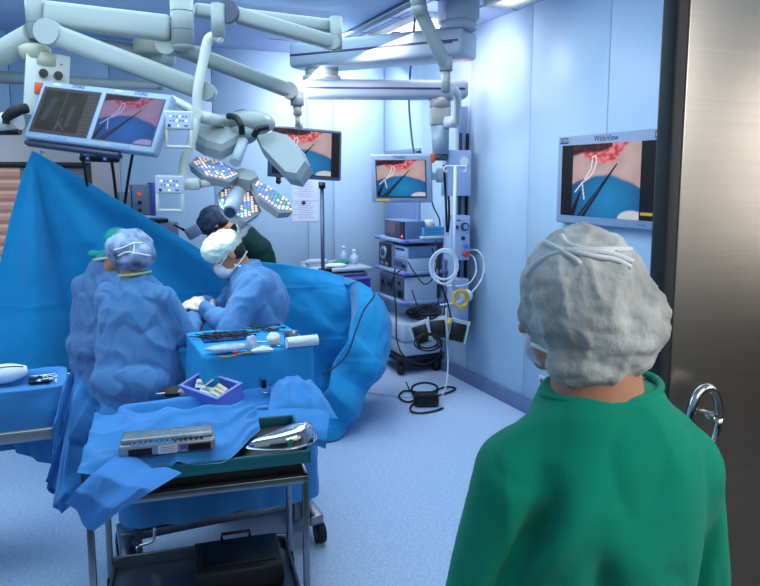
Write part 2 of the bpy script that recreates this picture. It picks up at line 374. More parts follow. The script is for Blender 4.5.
# ================================================================ SCREEN PICTURES
def seg(u, v, a, b):
    ax, ay = a; bx, by = b; t = max(0, min(1, ((u - ax) * (bx - ax) + (v - ay) * (by - ay)) / ((bx - ax) ** 2 + (by - ay) ** 2 + 1e-9)))
    return math.hypot(u - ax - t * (bx - ax), v - ay - t * (by - ay)), t
def mixc(a, b, t): t = max(0, min(1, t)); return [a[i] + (b[i] - a[i]) * t for i in range(3)]
def sstep(a, b, x): t = max(0, min(1, (x - a) / (b - a))); return t * t * (3 - 2 * t)
C_ = {k: lin(v) for k, v in dict(skin='#c9b0b0', skin2='#a98a90', blue='#1f84c0', blue2='#124f86', red='#c23a48', pink='#e58a92', dark='#2a1518', blk='#0b0d12', str='#f2f4fb', gz='#c4ccd4').items()}
def surgery(u, v):
    c = mixc(C_['skin2'], C_['skin'], .55 + .8 * nz((u, v, 0), (4, 4, 1)))
    bd = .44 + .16 * math.sin(PI * min(1, u * .95)) - .06 * u + .02 * nz((u, 0, 0), (6, 1, 1))
    bl = mixc(C_['blue2'], C_['blue'], 1.1 - 1.9 * math.hypot(u - .55, v - .25)); c = mixc(bl, c, sstep(bd - .02, bd + .03, v))
    lo = .83 - .10 * math.sin(PI * min(1, max(0, (u - .18) / .62))) + max(0, u - .62) * .75 + .015 * nz((u, v, 3), (20, 20, 1))
    if u > .16: c = mixc(c, mixc(C_['red'], C_['pink'], .5 + 1.4 * nz((u, v, 1), (16, 22, 1))), sstep(lo - .015, lo + .02, v))
    dk = .88 + .35 * max(0, u - .42) - .25 * max(0, .16 - u); c = mixc(c, mixc(C_['dark'], C_['red'], .35 * nz((u, v, 6), (14, 14, 1))), sstep(dk - .015, dk + .025, v) if u < .6 else 0)
    for a, b, w0, w1 in (((.67, .72), (.16, -.03), .008, .022), ((.645, .69), (.09, -.03), .004, .016), ((.13, .34), (.0, .0), .012, .04)):
        d, t = seg(u, v, a, b); w = w0 + (w1 - w0) * t; c = mixc(C_['blk'], c, sstep(w * .8, w * 1.25, d))
    pts = [(.30, .82), (.36, .84), (.37, .74), (.33, .62), (.25, .53), (.16, .47), (.05, .34)]
    for a, b in list(zip(pts[:-1], pts[1:])) + [((.31, .80), (.29, .66)), ((.29, .66), (.2, .52)), ((.16, .47), (.2, .24))]:
        d, t = seg(u, v, a, b); c = mixc(C_['str'], c, sstep(.004, .011, d))
    g = ((u - .9) / .2) ** 2 + ((v - .0) / .12) ** 2; return mixc(C_['gz'], c, sstep(.8, 1.1, g))
def surgery_dim(u, v): c = surgery(u, v); return [c[0] * .55, c[1] * .5, c[2] * .95]
def xray(u, v):
    g = .035 + .02 * nz((u, v, 0), (5, 5, 1)); c = [g, g * .95, g * .9]
    e = max(abs(u - .5) / .5, abs(v - .5) / .5)
    if e > .9 or u > .8: c = [.10, .10, .12]
    if u > .82 and (v * 12) % 1 > .5: c = [.14, .13, .14]
    d, t = seg(u, v, (.45, .95), (.42, .05)); c = mixc([.17, .17, .17], c, sstep(.003, .008, d))
    d, t = seg(u, v, (.25, .75), (.16, .3)); c = mixc([.07, .09, .14], c, sstep(.03, .07, d))
    d, t = seg(u, v, (.62, .6), (.6, .2)); c = mixc([.10, .09, .09], c, sstep(.02, .06, d))
    for a, b in (((.42, .28), (.58, .08)), ((.5, .35), (.42, .1))):
        d, t = seg(u, v, a, b); c = mixc([.2, .2, .2], c, sstep(.005, .012, d))
    return [k * .6 for k in c]
def letterbox(fn, l, r):
    return lambda u, v: fn((u - l) / (r - l), v) if l < u < r else ([.5, .38, .05] if u > r + .01 and .06 < v < .1 and l > .1 and u < .985 else [.004, .004, .005])
def screen(name, w, h, fn, parent, y, xc=0, zc=0, n=120, estr=1.0):
    m = int(n * h / w); vs = []; cols = []
    for j in range(m + 1):
        for i in range(n + 1):
            vs.append((xc - w / 2 + w * i / n, y, zc - h / 2 + h * j / m)); cols.append(fn(i / n, j / m))
    fs = [(j * (n + 1) + i, j * (n + 1) + i + 1, (j + 1) * (n + 1) + i + 1, (j + 1) * (n + 1) + i) for j in range(m) for i in range(n)]
    me = bpy.data.meshes.new('s'); me.from_pydata(vs, [], fs); at = me.color_attributes.new('col', 'FLOAT_COLOR', 'POINT')
    for k, c in enumerate(cols): at.data[k].color = (max(0, c[0]), max(0, c[1]), max(0, c[2]), 1)
    return obj(name, me, Mcol('screen_picture' + str(estr), estr), parent)
FRT = Matrix.Rotation(PI / 2, 4, 'X')      # text lying in the x-z plane, facing -y
def T(x, y, z): return Matrix.Translation((x, y, z)) @ FRT
BEZ = M('monitor_bezel', '#8a9fbc', .45); BEZD = M('monitor_bezel_grey', '#4a5b7e', .4)
# wall monitor (wide) on the right wall
pl, pr = PX(557, 180, XR - .07), PX(662, 180, XR - .07); zt = PX(557, 137, XR - .07).z; zb = PX(557, 222, XR - .07).z
W, H = abs(pl.y - pr.y), zt - zb
t = thing('wall_monitor', 'wide monitor mounted flat on the right wall showing a surgery picture', 'monitor', BASIS(((XR - .07), (pl.y + pr.y) / 2, (zt + zb) / 2), (0, -1, 0), (1, 0, 0)))
mb = MB(); mb.box((0, .03, 0), (W, .06, H), bev=.01); obj('housing', mb, BEZ, t)
mb = MB(); mb.box((0, .065, 0), (.3, .03, .3), bev=.006); obj('wall_bracket', mb, DGREY, t)
screen('screen', W * .90, H * .80, letterbox(surgery, .135, .86), t, -.002, .004, -.005, 150)
text('lettering', 'WideView', .05, T(0, -.001, H * .445), INK, t)
mb = MB(); mb.box((-W * .43, -.0005, H * .445), (.085, .002, .038), bev=.0); obj('badge', mb, INK, t); text('lettering', 'STORZ', .03, T(-W * .43, -.002, H * .445), WHITE, t, .0004)
mb = MB(); mb.box((W * .45, -.0005, H * .445), (.04, .002, .038)); obj('badge', mb, INK, t)
mb = MB(); mb.box((W * .45, -.002, H * .445), (.026, .001, .006)); mb.box((W * .45 - .010, -.002, H * .445), (.006, .001, .024)); mb.box((W * .45 + .010, -.002, H * .445), (.006, .001, .024)); obj('emblem', mb, WHITE, t)
mb = MB()
for k in range(4): mb.box((W * .33 + k * .014, -.001, -H * .455), (.008, .002, .004))
obj('button', mb, DGREY, t)
# ================================================================ OTHER MONITORS
# middle wide monitor hanging on its spring arm
cM = P(306.5, 153, 5.25)
t = thing('hanging_monitor', 'grey-framed wide monitor hanging on a pipe beside the surgical lights', 'monitor', BASIS(cM, (.998, .004, -.064), (-.009, .997, -.082)))
W, H = .577, .385; mb = MB(); mb.box((0, .03, 0), (W, .06, H), bev=.01); obj('housing', mb, BEZD, t)
screen('screen', W * .91, H * .86, letterbox(surgery, .06, .88), t, -.0045, 0, .0)
mb = MB(); mb.box((0, -.001, 0), (W * .935, .003, H * .9)); obj('bezel_inset', mb, M('inset_black', '#11131b', .4), t)
mb = MB(); mb.cyl((-.21, .02, -H / 2 - .03), (-.21, .02, -H / 2 + .01), .018); mb.ball((-.21, .02, -H / 2 - .035), .022, 12); obj('knob', mb, BLACK, t)
mb = MB(); mb.cyl((-.06, .03, H / 2 - .01), (-.06, .03, H / 2 + .03), .035); obj('pipe_socket', mb, ARM, t)
# tower monitor (4:3) facing the room
cT = P(401, 179, 5.55)
t = thing('tower_monitor', 'white-framed square monitor above the equipment tower showing the surgery', 'monitor', BASIS(cT, (.812, -.584, .002), (.556, .774, .2)))
W, H = .50, .395; mb = MB(); mb.box((0, .025, 0), (W, .05, H), bev=.012); mb.box((0, .065, 0), (.3, .06, .25), bev=.02); obj('housing', mb, BEZ, t)
screen('screen', W * .79, H * .74, surgery, t, -.0035, .0, .005, 130)
mb = MB(); mb.box((0, -.0006, .0), (W * .83, .002, H * .79)); obj('bezel_inset', mb, DGREY, t)
text('lettering', 'STORZ', .034, T(-.01, -.0015, H * .447), INK, t)
mb = MB(); mb.box((-W * .31, -.001, -H * .448), (.115, .003, .016)); obj('sticker', mb, YEL, t, label='yellow sticker')
mb = MB()
for k in range(6): mb.box((-.02 + k * .02, -.001, -H * .448), (.01, .003, .008))
obj('button', mb, LAV, t)
mb = MB(); mb.box((W * .52, .02, H * .42), (.03, .05, .07), bev=.006); obj('clip', mb, ORANGE, t, label='orange clip')
mb = MB(); mb.beam((.1, .09, 0), (.30, .12, 0), .05, .06); mb.cyl((.30, .12, -.05), (.30, .12, .06), .03); obj('mount_arm', mb, LGREY, t)
# dual monitor tilted on the left
cD = P(96.5, 115.75, 4.15)
mD = BASIS(cD, (.787, -.605, -.123), (.52, .756, -.397))
t = thing('dual_monitor', 'twin-screen monitor housing tilted over the blue drape, one x-ray and one surgery view', 'monitor', mD)
W, H = .885, .388; mb = MB(); mb.box((0, .035, 0), (W, .07, H), bev=.014); obj('housing', mb, BEZ, t)
mb = MB(); mb.box((-.12, .05, -H / 2 - .018), (W * .74, .05, .03), bev=.01); obj('handle_rail', mb, DGREY, t)
for k, fn in ((-1, xray), (1, surgery_dim)):
    xc = -.215 if k < 0 else .215
    mb = MB(); mb.box((xc, -.0005, 0), (.40, .002, .31)); obj('bezel_inset', mb, DGREY, t)
    screen('screen', .385, .295, fn, t, -.003, xc, 0, 110, .9)
    text('lettering', 'STORZ', .028, T(xc + .03, -.001, H * .45), INK, t); mb = MB(); mb.box((xc - .12, -.0005, H * .45), (.05, .002, .014)); obj('badge', mb, WHITE, t)
    mb = MB()
    for j in range(6): mb.box((xc - .05 + j * .022, -.0005, -H * .45), (.012, .003, .008))
    obj('button', mb, LAV, t)
# black handle bar with stickers below it
b0, b1 = P(79, 158, 4.5), P(120, 159.5, 4.6); t = thing('handle_bar', 'black rounded handle bar with two blue stickers below the twin-screen monitor', 'handle bar', BASIS((b0 + b1) / 2, b1 - b0, (b1 - b0).cross(V((0, 0, -1)))))
Lb = (b1 - b0).length; mb = MB(); mb.box((0, 0, 0), (Lb, .05, .045), bev=.02, seg=3); obj('bar', mb, BLACK, t)
for x in (-.075, .03): mb = MB(); mb.box((x, -.0255, 0), (.028, .003, .03)); mb.box((x, -.0275, 0), (.012, .002, .012), mi=1); obj('sticker', mb, [M('sticker_blue', '#3f67b8', .5), TAPE], t, label='blue sticker')
tp = P(99, 150, 4.55); mb = MB(); mb.cyl((b0 + b1) / 2 + V((0, 0, .02)), (b0 + b1) / 2 + V((0, 0, .14)), .03); obj('post', mb, WHITE, t, True)
# ================================================================ CEILING ARMS
def joint(mb, p, r, h, axis=(0, 0, 1), mi=None): a = V(axis).normalized() * h / 2; mb.cyl(V(p) - a, V(p) + a, r, n=24, mi=mi)
VW = CAMDIR(0, 0, 1)
t = thing('ceiling_spindle', 'thick white ceiling spindle carrying the spring arms on the left', 'ceiling mount', TR(P(38, 0, 4.45)))
s0 = P(38, 40, 4.45); mb = MB(); mb.cyl(s0, V((s0.x, s0.y, ZC)), .062, .066, 28); mb.cyl(s0 + V((0, 0, .10)), s0 + V((0, 0, .104)), .0635, n=28, mi=1); obj('post', mb, [ARM, DGREY], t, True)
mb = MB(); mb.lathe([(0, 0), (.08, .0), (.095, .04), (.095, .07), (.06, .09), (0, .09)], Matrix.Translation(s0 + V((-.02, 0, -.12)))); mb.cyl(s0 + V((0, 0, -.25)), s0 + V((0, 0, -.1)), .04); obj('collar', mb, BRASS, t, True)
mb = MB(); mb.cyl(P(46, 66, 4.45), P(46, 54, 4.45), .075, n=28); obj('lower_collar', mb, BRASS, t, True)
mb = MB(); mb.lathe([(.075, .0), (.12, -.03), (.12, -.05), (.0, -.05)], Matrix.Translation(V((s0.x, s0.y, ZC)))); obj('ceiling_flange', mb, WHITE, t, True)
mb = MB(); p0, p1 = P(46, 14, 4.45), P(172, 29, 4.4); mb.beam(p0, p1, .12, .155, .03); obj('extension_arm', mb, ARM, t, True)
k0, k1 = P(183, 46, 4.4), P(183, -6, 4.4); mb = MB(); mb.cyl(k0, V((k0.x, k0.y, k1.z)), .07, n=28); mb.ball(k0, (.07, .07, .035), 24)
for f in (.28, .62): mb.cyl(k0 + V((0, 0, .33 * f)), k0 + V((0, 0, .33 * f + .004)), .0712, n=28, mi=1)
obj('knuckle', mb, [ARM, DGREY], t, True)
mb = MB(); mb.cyl(P(-30, 70, 4.6), P(33, 36, 4.45), .075, .078); obj('side_arm', mb, ARM, t, True)
# spring arm to lamp (long diagonal)
t = thing('spring_arm', 'long diagonal spring arm from the round joint at the spindle down towards the surgical lights', 'ceiling arm', TR(P(52, 34, 4.3)), 'white ceiling spring arms')
a0, a1 = P(50, 33, 4.32), P(207, 92, 4.35); mb = MB(); mb.beam(a0, a1, .10, .125, .03); obj('arm', mb, ARM, t, True)
mb = MB(); joint(mb, a0, .078, .11, VW); obj('joint', mb, ARM, t, True)
mb = MB(); joint(mb, a1, .055, .10, VW); obj('joint', mb, ARM, t, True)
# arm to the hanging monitor
t = thing('spring_arm', 'spring arm below the knuckle reaching right to the hanging monitor pipe', 'ceiling arm', TR(P(170, 47, 4.5)), 'white ceiling spring arms')
a0, a1 = P(168, 44, 4.45), P(290, 91, 5.1); mb = MB(); mb.beam(a0, a1, .09, .10, .025); obj('arm', mb, ARM, t, True)
mb = MB(); mb.beam(a0 + (a1 - a0) * .3 + V((0, 0, .02)) - VW * .05, a0 + (a1 - a0) * .42 + V((0, 0, .015)) - VW * .05, .005, .02, .002); obj('reflection_strip', mb, LGREY, t, True)
mb = MB(); joint(mb, a1, .06, .11, VW); e1 = P(297, 92, 5.15); mb.cyl(e1, V((e1.x, e1.y, e1.z - .10)), .05); obj('elbow', mb, ARM, t, True)
mb = MB(); joint(mb, a0, .07, .1, VW); obj('joint', mb, ARM, t, True)
mb = MB(); pe = P(298, 129, 5.22); mb.cyl(V((e1.x, e1.y, e1.z - .09)), V((e1.x, e1.y, e1.z - .17)), .033); mb.cyl(V((e1.x, e1.y, e1.z - .16)), V((e1.x, e1.y, pe.z + .01)), .02); obj('drop_pipe', mb, ARM, t, True)
# double bar arm to the right
t = thing('parallel_arm', 'double-bar arm with round end joints pointing right towards the pendant beam', 'ceiling arm', TR(P(232, 15, 4.4)))
a0, a1 = P(229, 13, 4.35), P(333, 43, 4.75); mb = MB(); mb.beam(a0, a1, .085, .095, .02); obj('lower_bar', mb, ARM, t, True)
mb = MB(); mb.beam(P(194, 10, 4.5), P(338, 27, 4.9), .08, .085, .02); obj('upper_bar', mb, ARM, t, True)
mb = MB(); joint(mb, a0, .066, .1, VW); obj('joint', mb, ARM, t, True)
mb = MB(); joint(mb, a1, .05, .1, VW); mb.cyl(P(336, 50, 4.8), P(336, 17, 4.8), .042); obj('end_bracket', mb, ARM, t, True)
mb = MB(); joint(mb, a0 - VW * .03, .068, .05, VW); obj('joint_seam', mb, DGREY, t, True)
# yoke of the upper lamp
t = thing('lamp_yoke', 'bent white tube yoke reaching from the upper arm to the upper surgical light', 'lamp yoke', TR(P(218, 20, 4.35)))
mb = MB(); y0 = P(218, 38, 4.3); mb.cyl(y0, P(218, 4, 4.3), .042, n=24); obj('sleeve', mb, ARM, t, True)
mb = MB(); mb.tube([P(222, 40, 4.3), P(216, 36.5, 4.3), P(210, 38, 4.3), P(206.5, 45, 4.3), P(203, 62, 4.3), P(198, 88, 4.28), P(197, 105, 4.28), P(197, 116, 4.28)], .031, 14, 6); obj('tube', mb, WHITE, t, True)
mb = MB(); joint(mb, P(197, 115, 4.28), .04, .09, VW); mb.cyl(P(197, 115, 4.28), P(213, 119, 4.3), .035); obj('swivel', mb, WHITE, t, True)
# yoke of the lower lamp
t = thing('lamp_yoke', 'bent white tube yoke beside the lower control panel holding the lower surgical light', 'lamp yoke', TR(P(188, 130, 4.2)))
mb = MB(); mb.tube([P(172, 99, 4.32), P(196, 113, 4.28), P(195, 124, 4.25), P(191, 142, 4.22), P(185, 158, 4.2), P(183, 172, 4.2), P(184, 184, 4.2)], .028, 14, 6); obj('tube', mb, WHITE, t, True)
mb = MB(); mb.cyl(P(176, 184, 4.2), P(200, 184, 4.22), .037); mb.cyl(P(200, 184, 4.22), P(222, 181, 4.3), .024); obj('swivel', mb, WHITE, t, True)
# tubes behind
def back_arm(lab, pts, r, extra=None):
    t = thing('tube_boom', lab, 'ceiling arm', TR(pts[0]), 'tubular ceiling arms at the back'); mb = MB(); mb.cyl(pts[0], pts[1], r[0], r[1]); obj('tube', mb, ARM, t, True)
    for p_, r_ in zip(pts, r): mb = MB(); mb.ball(p_, r_ * 1.05, 16); obj('end_cap', mb, ARM, t, True)
    return t
t = back_arm('slim horizontal tube arm running behind the knob box on the left', [P(-20, 76, 5.3), P(160, 86, 5.5)], (.05, .03))
mb = MB(); q_ = P(-20, 76, 5.3); mb.cyl(q_, V((q_.x, q_.y, ZC)), .055); obj('ceiling_post', mb, ARM, t, True)
t = back_arm('tapered tube arm with ivory cylinder behind the diagonal spring arm', [P(86, 42, 5.4), P(166, 58, 5.4)], (.035, .075))
mb = MB(); q = P(147, 53, 5.3); mb.cyl(q, P(147, 33, 5.3), .10, n=28); mb.cyl(P(147, 34, 5.3), V((q.x, q.y, ZC)), .05); mb.cyl(P(147, 58, 5.35), P(147, 64, 5.35), .03); obj('hub', mb, BRASS, t, True)
# knob box under the spindle
rot = BASIS(P(39, 84, 4.4), CAMDIR(1, -.12, .55), CAMDIR(-.55, 0, 1))
t = thing('knob_box', 'white box with two black knobs hanging under the spindle behind the twin-screen monitor', 'control box', rot)
mb = MB(); mb.box((.045, .1, 0), (.25, .24, .40), bev=.006); obj('housing', mb, WHITE, t)
for x in (.02, .105):
    mb = MB(); mb.cyl((x, -.02, .065), (x, -.06, .065), .026); mb.cyl((x, -.05, .065), (x, -.07, .065), .012); obj('knob', mb, BLACK, t)
for x in (.0, .12): mb = MB(); mb.cyl((x, -.02, .14), (x, -.024, .14), .006, n=10); obj('screw', mb, DGREY, t)
mb = MB(); mb.box((.0, -.025, -.03), (.05, .02, .07), bev=.004); obj('tab', mb, ORANGE, t, label='orange tab')
t = thing('clamp_grip', 'black curved grip on a white rod end at the left edge below the knob box', 'grip', TR(P(15, 115, 4.2)))
mb = MB(); mb.tube([P(6, 124, 4.2), P(7, 117, 4.2), P(14, 112, 4.2), P(27, 108, 4.2)], [.02, .03, .034, .03], 12, 5); obj('grip', mb, RUBBER, t, True)
mb = MB(); mb.cyl(P(-10, 124, 4.3), P(19, 120, 4.28), .06); mb.cyl(P(-10, 131, 4.3), P(20, 131, 4.28), .025, mi=1); obj('rod', mb, [WHITE, BLACK], t, True)
# hanging thin cords from the ceiling on the left
for lab, pts in (('dark cord slanting down from the twin-screen monitor, left of the handle bar', [(81, 150, 4.7), (85, 170, 4.75), (88, 190, 4.8)]), ('dark cord slanting down behind the black handle bar', [(109, 150, 4.7), (113, 170, 4.8), (117, 205, 4.9)]), ('dark cord slanting the other way right of the black handle bar', [(133, 152, 4.7), (128, 180, 4.9), (124, 210, 5.0)])):
    mb = MB(); mb.tube([P(*q) for q in pts], .011, 8, 4); tag(obj('cord', mb, BLACK), lab, 'cord', 'dark cords under the monitor')
# control panels of the lights
def lamp_panel(px, py, lab):
    t = thing('lamp_control_panel', lab, 'control panel', BASIS(P(px, py, 4.1), CAMDIR(1, -.02, .12), CAMDIR(-.12, .0, 1)), 'white control panels of the surgical lights')
    mb = MB(); mb.box((0, 0, .05), (.165, .035, .11), bev=.008)
    for c, sz in (((-.072, 0, -.06), (.022, .032, .12)), ((.072, 0, -.06), (.022, .032, .12)), ((0, 0, -.105), (.165, .032, .02))): mb.box(c, sz, bev=.008)
    obj('housing', mb, WHITE, t)
    mb = MB(); mb.box((0, -.018, .05), (.145, .003, .09)); obj('key_field', mb, M('key_field', '#b7c6e4', .4), t)
    mb = MB()
    for r in range(2):
        for k in range(6): mb.box((-.045 + k * .018, -.021, .072 - r * .025), (.008, .002, .008), mi=0 if (k + r) % 3 else 1)
    mb.box((.0, -.021, .017), (.008, .002, .008), mi=1); mb.cyl((-.052, -.02, .018), (-.052, -.024, .018), .009, n=12, mi=2); mb.box((.045, -.021, .018), (.022, .002, .006), mi=2)
    obj('key', mb, [M('key_blue', '#4b63a8', .4), led('key_glow', '#ffffff', 2), INK], t)
    return t
lamp_panel(179, 129, 'upper white control panel beside the yoke under the long spring arm')
lamp_panel(170, 193, 'lower white control panel above the blue drape edge')
# ================================================================ SURGICAL LIGHTS
SHELL = M('lamp_shell', '#98a2a5', .3); LENS = M('lamp_lens', '#7d86a0', .3, spec=.5)
LEDM = [led('led_warm', '#ffc9a0', .8), led('led_white', '#e4e8ff', .8), led('led_blue', '#5f8ce0', .7), led('led_green', '#35b07a', .6), led('led_violet', '#9a8fe8', .7)]
def pod(parent, corners, d_list, seamside=None, lit=True, thick=.055, name='lamp_pod'):
    """hexagonal light pod: corners in pixels with depth -> best plane -> solid; underside faces the viewer when lit"""
    pts = [P(x, y, d) for (x, y), d in zip(corners, d_list)]; c = sum(pts, V()) / len(pts)
    n = V()
    for i in range(len(pts)): n += (pts[i] - c).cross(pts[(i + 1) % len(pts)] - c)
    n.normalize()
    if n.dot(EYE - c) < 0: n = -n
    x = (pts[0] - c); x = (x - n * x.dot(n)).normalized(); y = n.cross(x); m = Matrix((x, y, n)).transposed().to_4x4(); m.translation = c
    poly = [((q - c).dot(x), (q - c).dot(y)) for q in pts]
    ar = sum(poly[i][0] * poly[(i + 1) % len(poly)][1] - poly[(i + 1) % len(poly)][0] * poly[i][1] for i in range(len(poly)))
    if ar < 0: poly = poly[::-1]
    mb = MB()
    if lit: mb.prism([(a * .985, b * .985) for a, b in poly], .0, -thick, m, inset=.12)
    else: mb.prism(poly, -thick, -thick * .35, m, inset=-.0); mb.prism(poly, -thick * .35, .0, m, inset=.13)
    bmesh.ops.recalc_face_normals(mb.bm, faces=mb.bm.faces[:])
    sh = obj(name, mb, SHELL, parent, True)
    if lit:
        mb = MB(); mb.prism([(a * .93, b * .93) for a, b in poly], 0.0, .004, m, inset=.02); obj('lens', mb, LENS, sh, True)
        mb = MB(); inset = [V(q) * .86 for q in poly]; xs = [q[0] for q in poly]; ys = [q[1] for q in poly]; st = .0265; rng = random.Random(int(corners[0][0])); j = 0; yy = min(ys)
        def inside(a, b):
            for i in range(len(inset)):
                p, q = inset[i], inset[(i + 1) % len(inset)]
                if (q.x - p.x) * (b - p.y) - (q.y - p.y) * (a - p.x) < 0: return False
            return True
        k = 0
        while yy < max(ys):
            xx = min(xs) + (st / 2 if j % 2 else 0)
            while xx < max(xs):
                if inside(xx, yy):
                    r = rng.random(); edge = math.hypot(xx / max(xs), yy / max(ys))
                    mi = (0 if r < .75 else 1) if edge > .66 else (2 if r < .4 else 3 if r < .58 else 1 if r < .75 else 4 if r < .9 else 0)
                    mb.cyl(m @ V((xx, yy, .003)), m @ V((xx, yy, .008)), .0085, n=10, mi=mi)
                xx += st
            yy += st * .87; j += 1
        obj('led_array', mb, LEDM, sh, True)
    return sh
D = 4.3
t = thing('surgical_light', 'lower surgical light with three lit pods of coloured LEDs and a centre handle', 'surgical light', TR(P(246, 183, D)))
pod(t, [(188, 162), (196, 158.5), (222, 160), (237, 171), (240, 176), (230, 181), (205, 177)], [4.3, 4.42, 4.42, 4.38, 4.32, 4.2, 4.2])
pod(t, [(250, 182), (256, 179), (276, 188), (291, 206), (293, 213), (281, 211), (258, 197)], [4.35, 4.4, 4.36, 4.3, 4.2, 4.12, 4.2])
pod(t, [(216, 193), (226, 187.5), (252, 190), (262, 212), (246, 222), (232, 217), (220, 207)], [4.25, 4.38, 4.4, 4.25, 4.1, 4.1, 4.16])
mb = MB(); mb.prism([(-.10, -.02), (-.03, -.07), (.06, -.06), (.10, .02), (.05, .08), (-.05, .07)], -.02, .055, BASIS(P(244, 181, 4.38), CAMDIR(1, -.3, 0), CAMDIR(.1, .55, .8)), inset=.2); bmesh.ops.recalc_face_normals(mb.bm, faces=mb.bm.faces[:]); obj('hub', mb, SHELL, t, True)
mb = MB(); mb.cyl(P(237, 193, 4.30), P(230, 212, 4.08), .050, .043, n=26); mb.cyl(P(231, 210, 4.11), P(229.7, 213, 4.07), .033, n=22, mi=1); obj('centre_handle', mb, [LGREY, DGREY], t, True)
mb = MB(); mb.tube([P(222, 181, 4.3), P(230, 182, 4.36), P(242, 180, 4.4)], .03, 12, 4); obj('stem', mb, WHITE, t, True)
# upper lamp seen from its back
t = thing('surgical_light', 'upper surgical light seen from behind, smooth grey-green shells with dark joints', 'surgical light', TR(P(246, 128, D)))
pod(t, [(255, 136), (271, 126), (286, 131), (304, 152), (309, 164), (297, 175), (285, 173), (260, 148)], [4.5, 4.45, 4.42, 4.36, 4.3, 4.22, 4.25, 4.42], lit=False, thick=.12)
pod(t, [(195, 120), (213, 112), (230, 114), (248, 122), (249, 131), (222, 147), (205, 141), (196, 140)], [4.45, 4.62, 4.66, 4.6, 4.5, 4.3, 4.3, 4.35], lit=False, thick=.10)
mb = MB(); mb.ball(P(250, 123, 4.62), (.17, .15, .085), 24); mb.ball(P(243, 134, 4.55), (.10, .1, .07), 20); obj('hub', mb, SHELL, t, True)
mb = MB(); mb.tube([P(228, 116, 4.45), P(236, 117.5, 4.42), P(241, 125, 4.4), P(242, 134, 4.42)], .021, 10, 5); mb.tube([P(254, 136, 4.4), P(259, 129, 4.38), P(268, 127, 4.4)], .021, 10, 5); mb.tube([P(236, 113, 4.64), P(246, 112, 4.6), P(256, 117, 4.56)], .016, 10, 5); obj('joint_gasket', mb, BLACK, t, True)
mb = MB(); mb.cyl(P(243, 141, 4.45), P(235, 163, 4.3), .035, n=20); obj('centre_handle', mb, LGREY, t, True)
mb = MB(); mb.cyl(P(200, 116, 4.3), P(222, 122, 4.5), .04); obj('stem', mb, WHITE, t, True)
# ================================================================ CEILING PENDANT (BOOM)
l, r = P(300, 56, 5.6), P(470, 51, 4.98); l.z = r.z = 2.745
t = thing('ceiling_pendant', 'two-beam blue-grey ceiling pendant with purple stripes reaching over the equipment tower', 'ceiling pendant', TR(r))
def boombeam(a, b, w, h, name):
    mb = MB(); mb.beam(a, b, w, h, .03); o = obj(name, mb, BOOM, t, True)
    d = (b - a).normalized(); side = d.cross(V((0, 0, 1))).normalized()
    if side.dot(EYE - a) < 0: side = -side
    mb = MB(); mb.beam(a + d * .02 + side * (w / 2 + .001), b - d * .03 + side * (w / 2 + .001), .004, .016, .001); obj('stripe', mb, PURP, o, True); return o, side, d
o, sd, dd = boombeam(l, r, .34, .19, 'upper_beam')
mb = MB(); mb.beam(r - dd * .20 + sd * .171, r - dd * .155 + sd * .171, .003, .045, .001); mb.beam(r - dd * .14 + sd * .171 - V((0, 0, .012)), r - dd * .07 + sd * .171 - V((0, 0, .012)), .003, .012, .001); obj('badge', mb, PURP, o, True)
l2, r2 = P(305, 87, 5.55), P(466, 101, 5.62); l2.z = r2.z = 2.50
o, sd, dd = boombeam(l2, r2, .24, .14, 'lower_beam')
mb = MB(); q = P(458, 30, 4.95); q.z = 2.83; mb.cyl(q + V((0, 0, 0)), q + V((0, 0, .06)), .13, n=32); mb.box(q + V((0, 0, .15)), (.24, .24, .2), Matrix.Rotation(-YAW * .6, 3, 'Z'), .01); obj('ceiling_column', mb, BOOM, t, True)
mb = MB(); q = (l + (r - l).normalized() * .2); q.z = 2.56; mb.cyl(q, q + V((0, 0, .035)), .15, n=32); mb.cyl(q + V((0, 0, .03)), q + V((0, 0, .10)), .13, n=32); obj('swivel', mb, M('swivel_enamel', '#b5bcbc', .4), t, True)
# hanging head under the lower beam
hq = P(440, 118, 5.58); mb = MB(); mb.cyl(V((hq.x, hq.y, 2.36)), V((hq.x, hq.y, 2.44)), .085, n=28); mb.box(V((hq.x, hq.y, 2.29)), (.16, .15, .14), Matrix.Rotation(-YAW, 3, 'Z'), .012); obj('hanging_head', mb, ARM, t, True)
mb = MB(); k0 = P(450, 122, 5.5); k1 = P(458, 122, 5.46); mb.cyl(k0 - (k1 - k0) * .5, k1, .045); obj('knob', mb, LGREY, t, True)
mb = MB(); mb.cyl(V((hq.x, hq.y, 2.22)), V((hq.x + .01, hq.y, 1.99)), .075, .065, n=24); mb.cyl(V((hq.x + .01, hq.y, 2.0)), V((hq.x + .01, hq.y, 1.94)), .05, mi=1); obj('drop_column', mb, [M('column_enamel', '#7f97ad', .4), DGREY], t, True)
# monitor suspension in front of the pendant
t = thing('monitor_suspension', 'slender jointed ceiling arm crossing in front of the pendant down to the tower monitor', 'ceiling arm', TR(P(425, 8, 4.7)))
a0, a1 = P(419, 9, 4.5), P(446, 66, 4.7); mb = MB(); mb.beam(a0, a1, .065, .085, .02); obj('arm', mb, ARM, t, True)
mb = MB(); mb.cyl(P(417, -10, 4.48), a0, .05); mb.ball(a0, .055, 18); obj('upper_joint', mb, ARM, t, True)
mb = MB(); b0 = P(446, 57, 4.7); mb.cyl(b0, V((b0.x, b0.y, P(446, 71, 4.7).z)), .045); mb.cyl(V((b0.x, b0.y, P(446, 70, 4.7).z)), V((b0.x, b0.y, P(446, 92, 4.7).z)), .031); obj('drop_pipe', mb, ARM, t, True)
mb = MB(); mb.tube([P(446, 90, 4.7), P(452, 89, 4.8), P(456, 92, 4.95), P(457.5, 100, 5.1), P(457, 122, 5.35)], .03, 14, 6); obj('bent_tube', mb, WHITE, t, True)
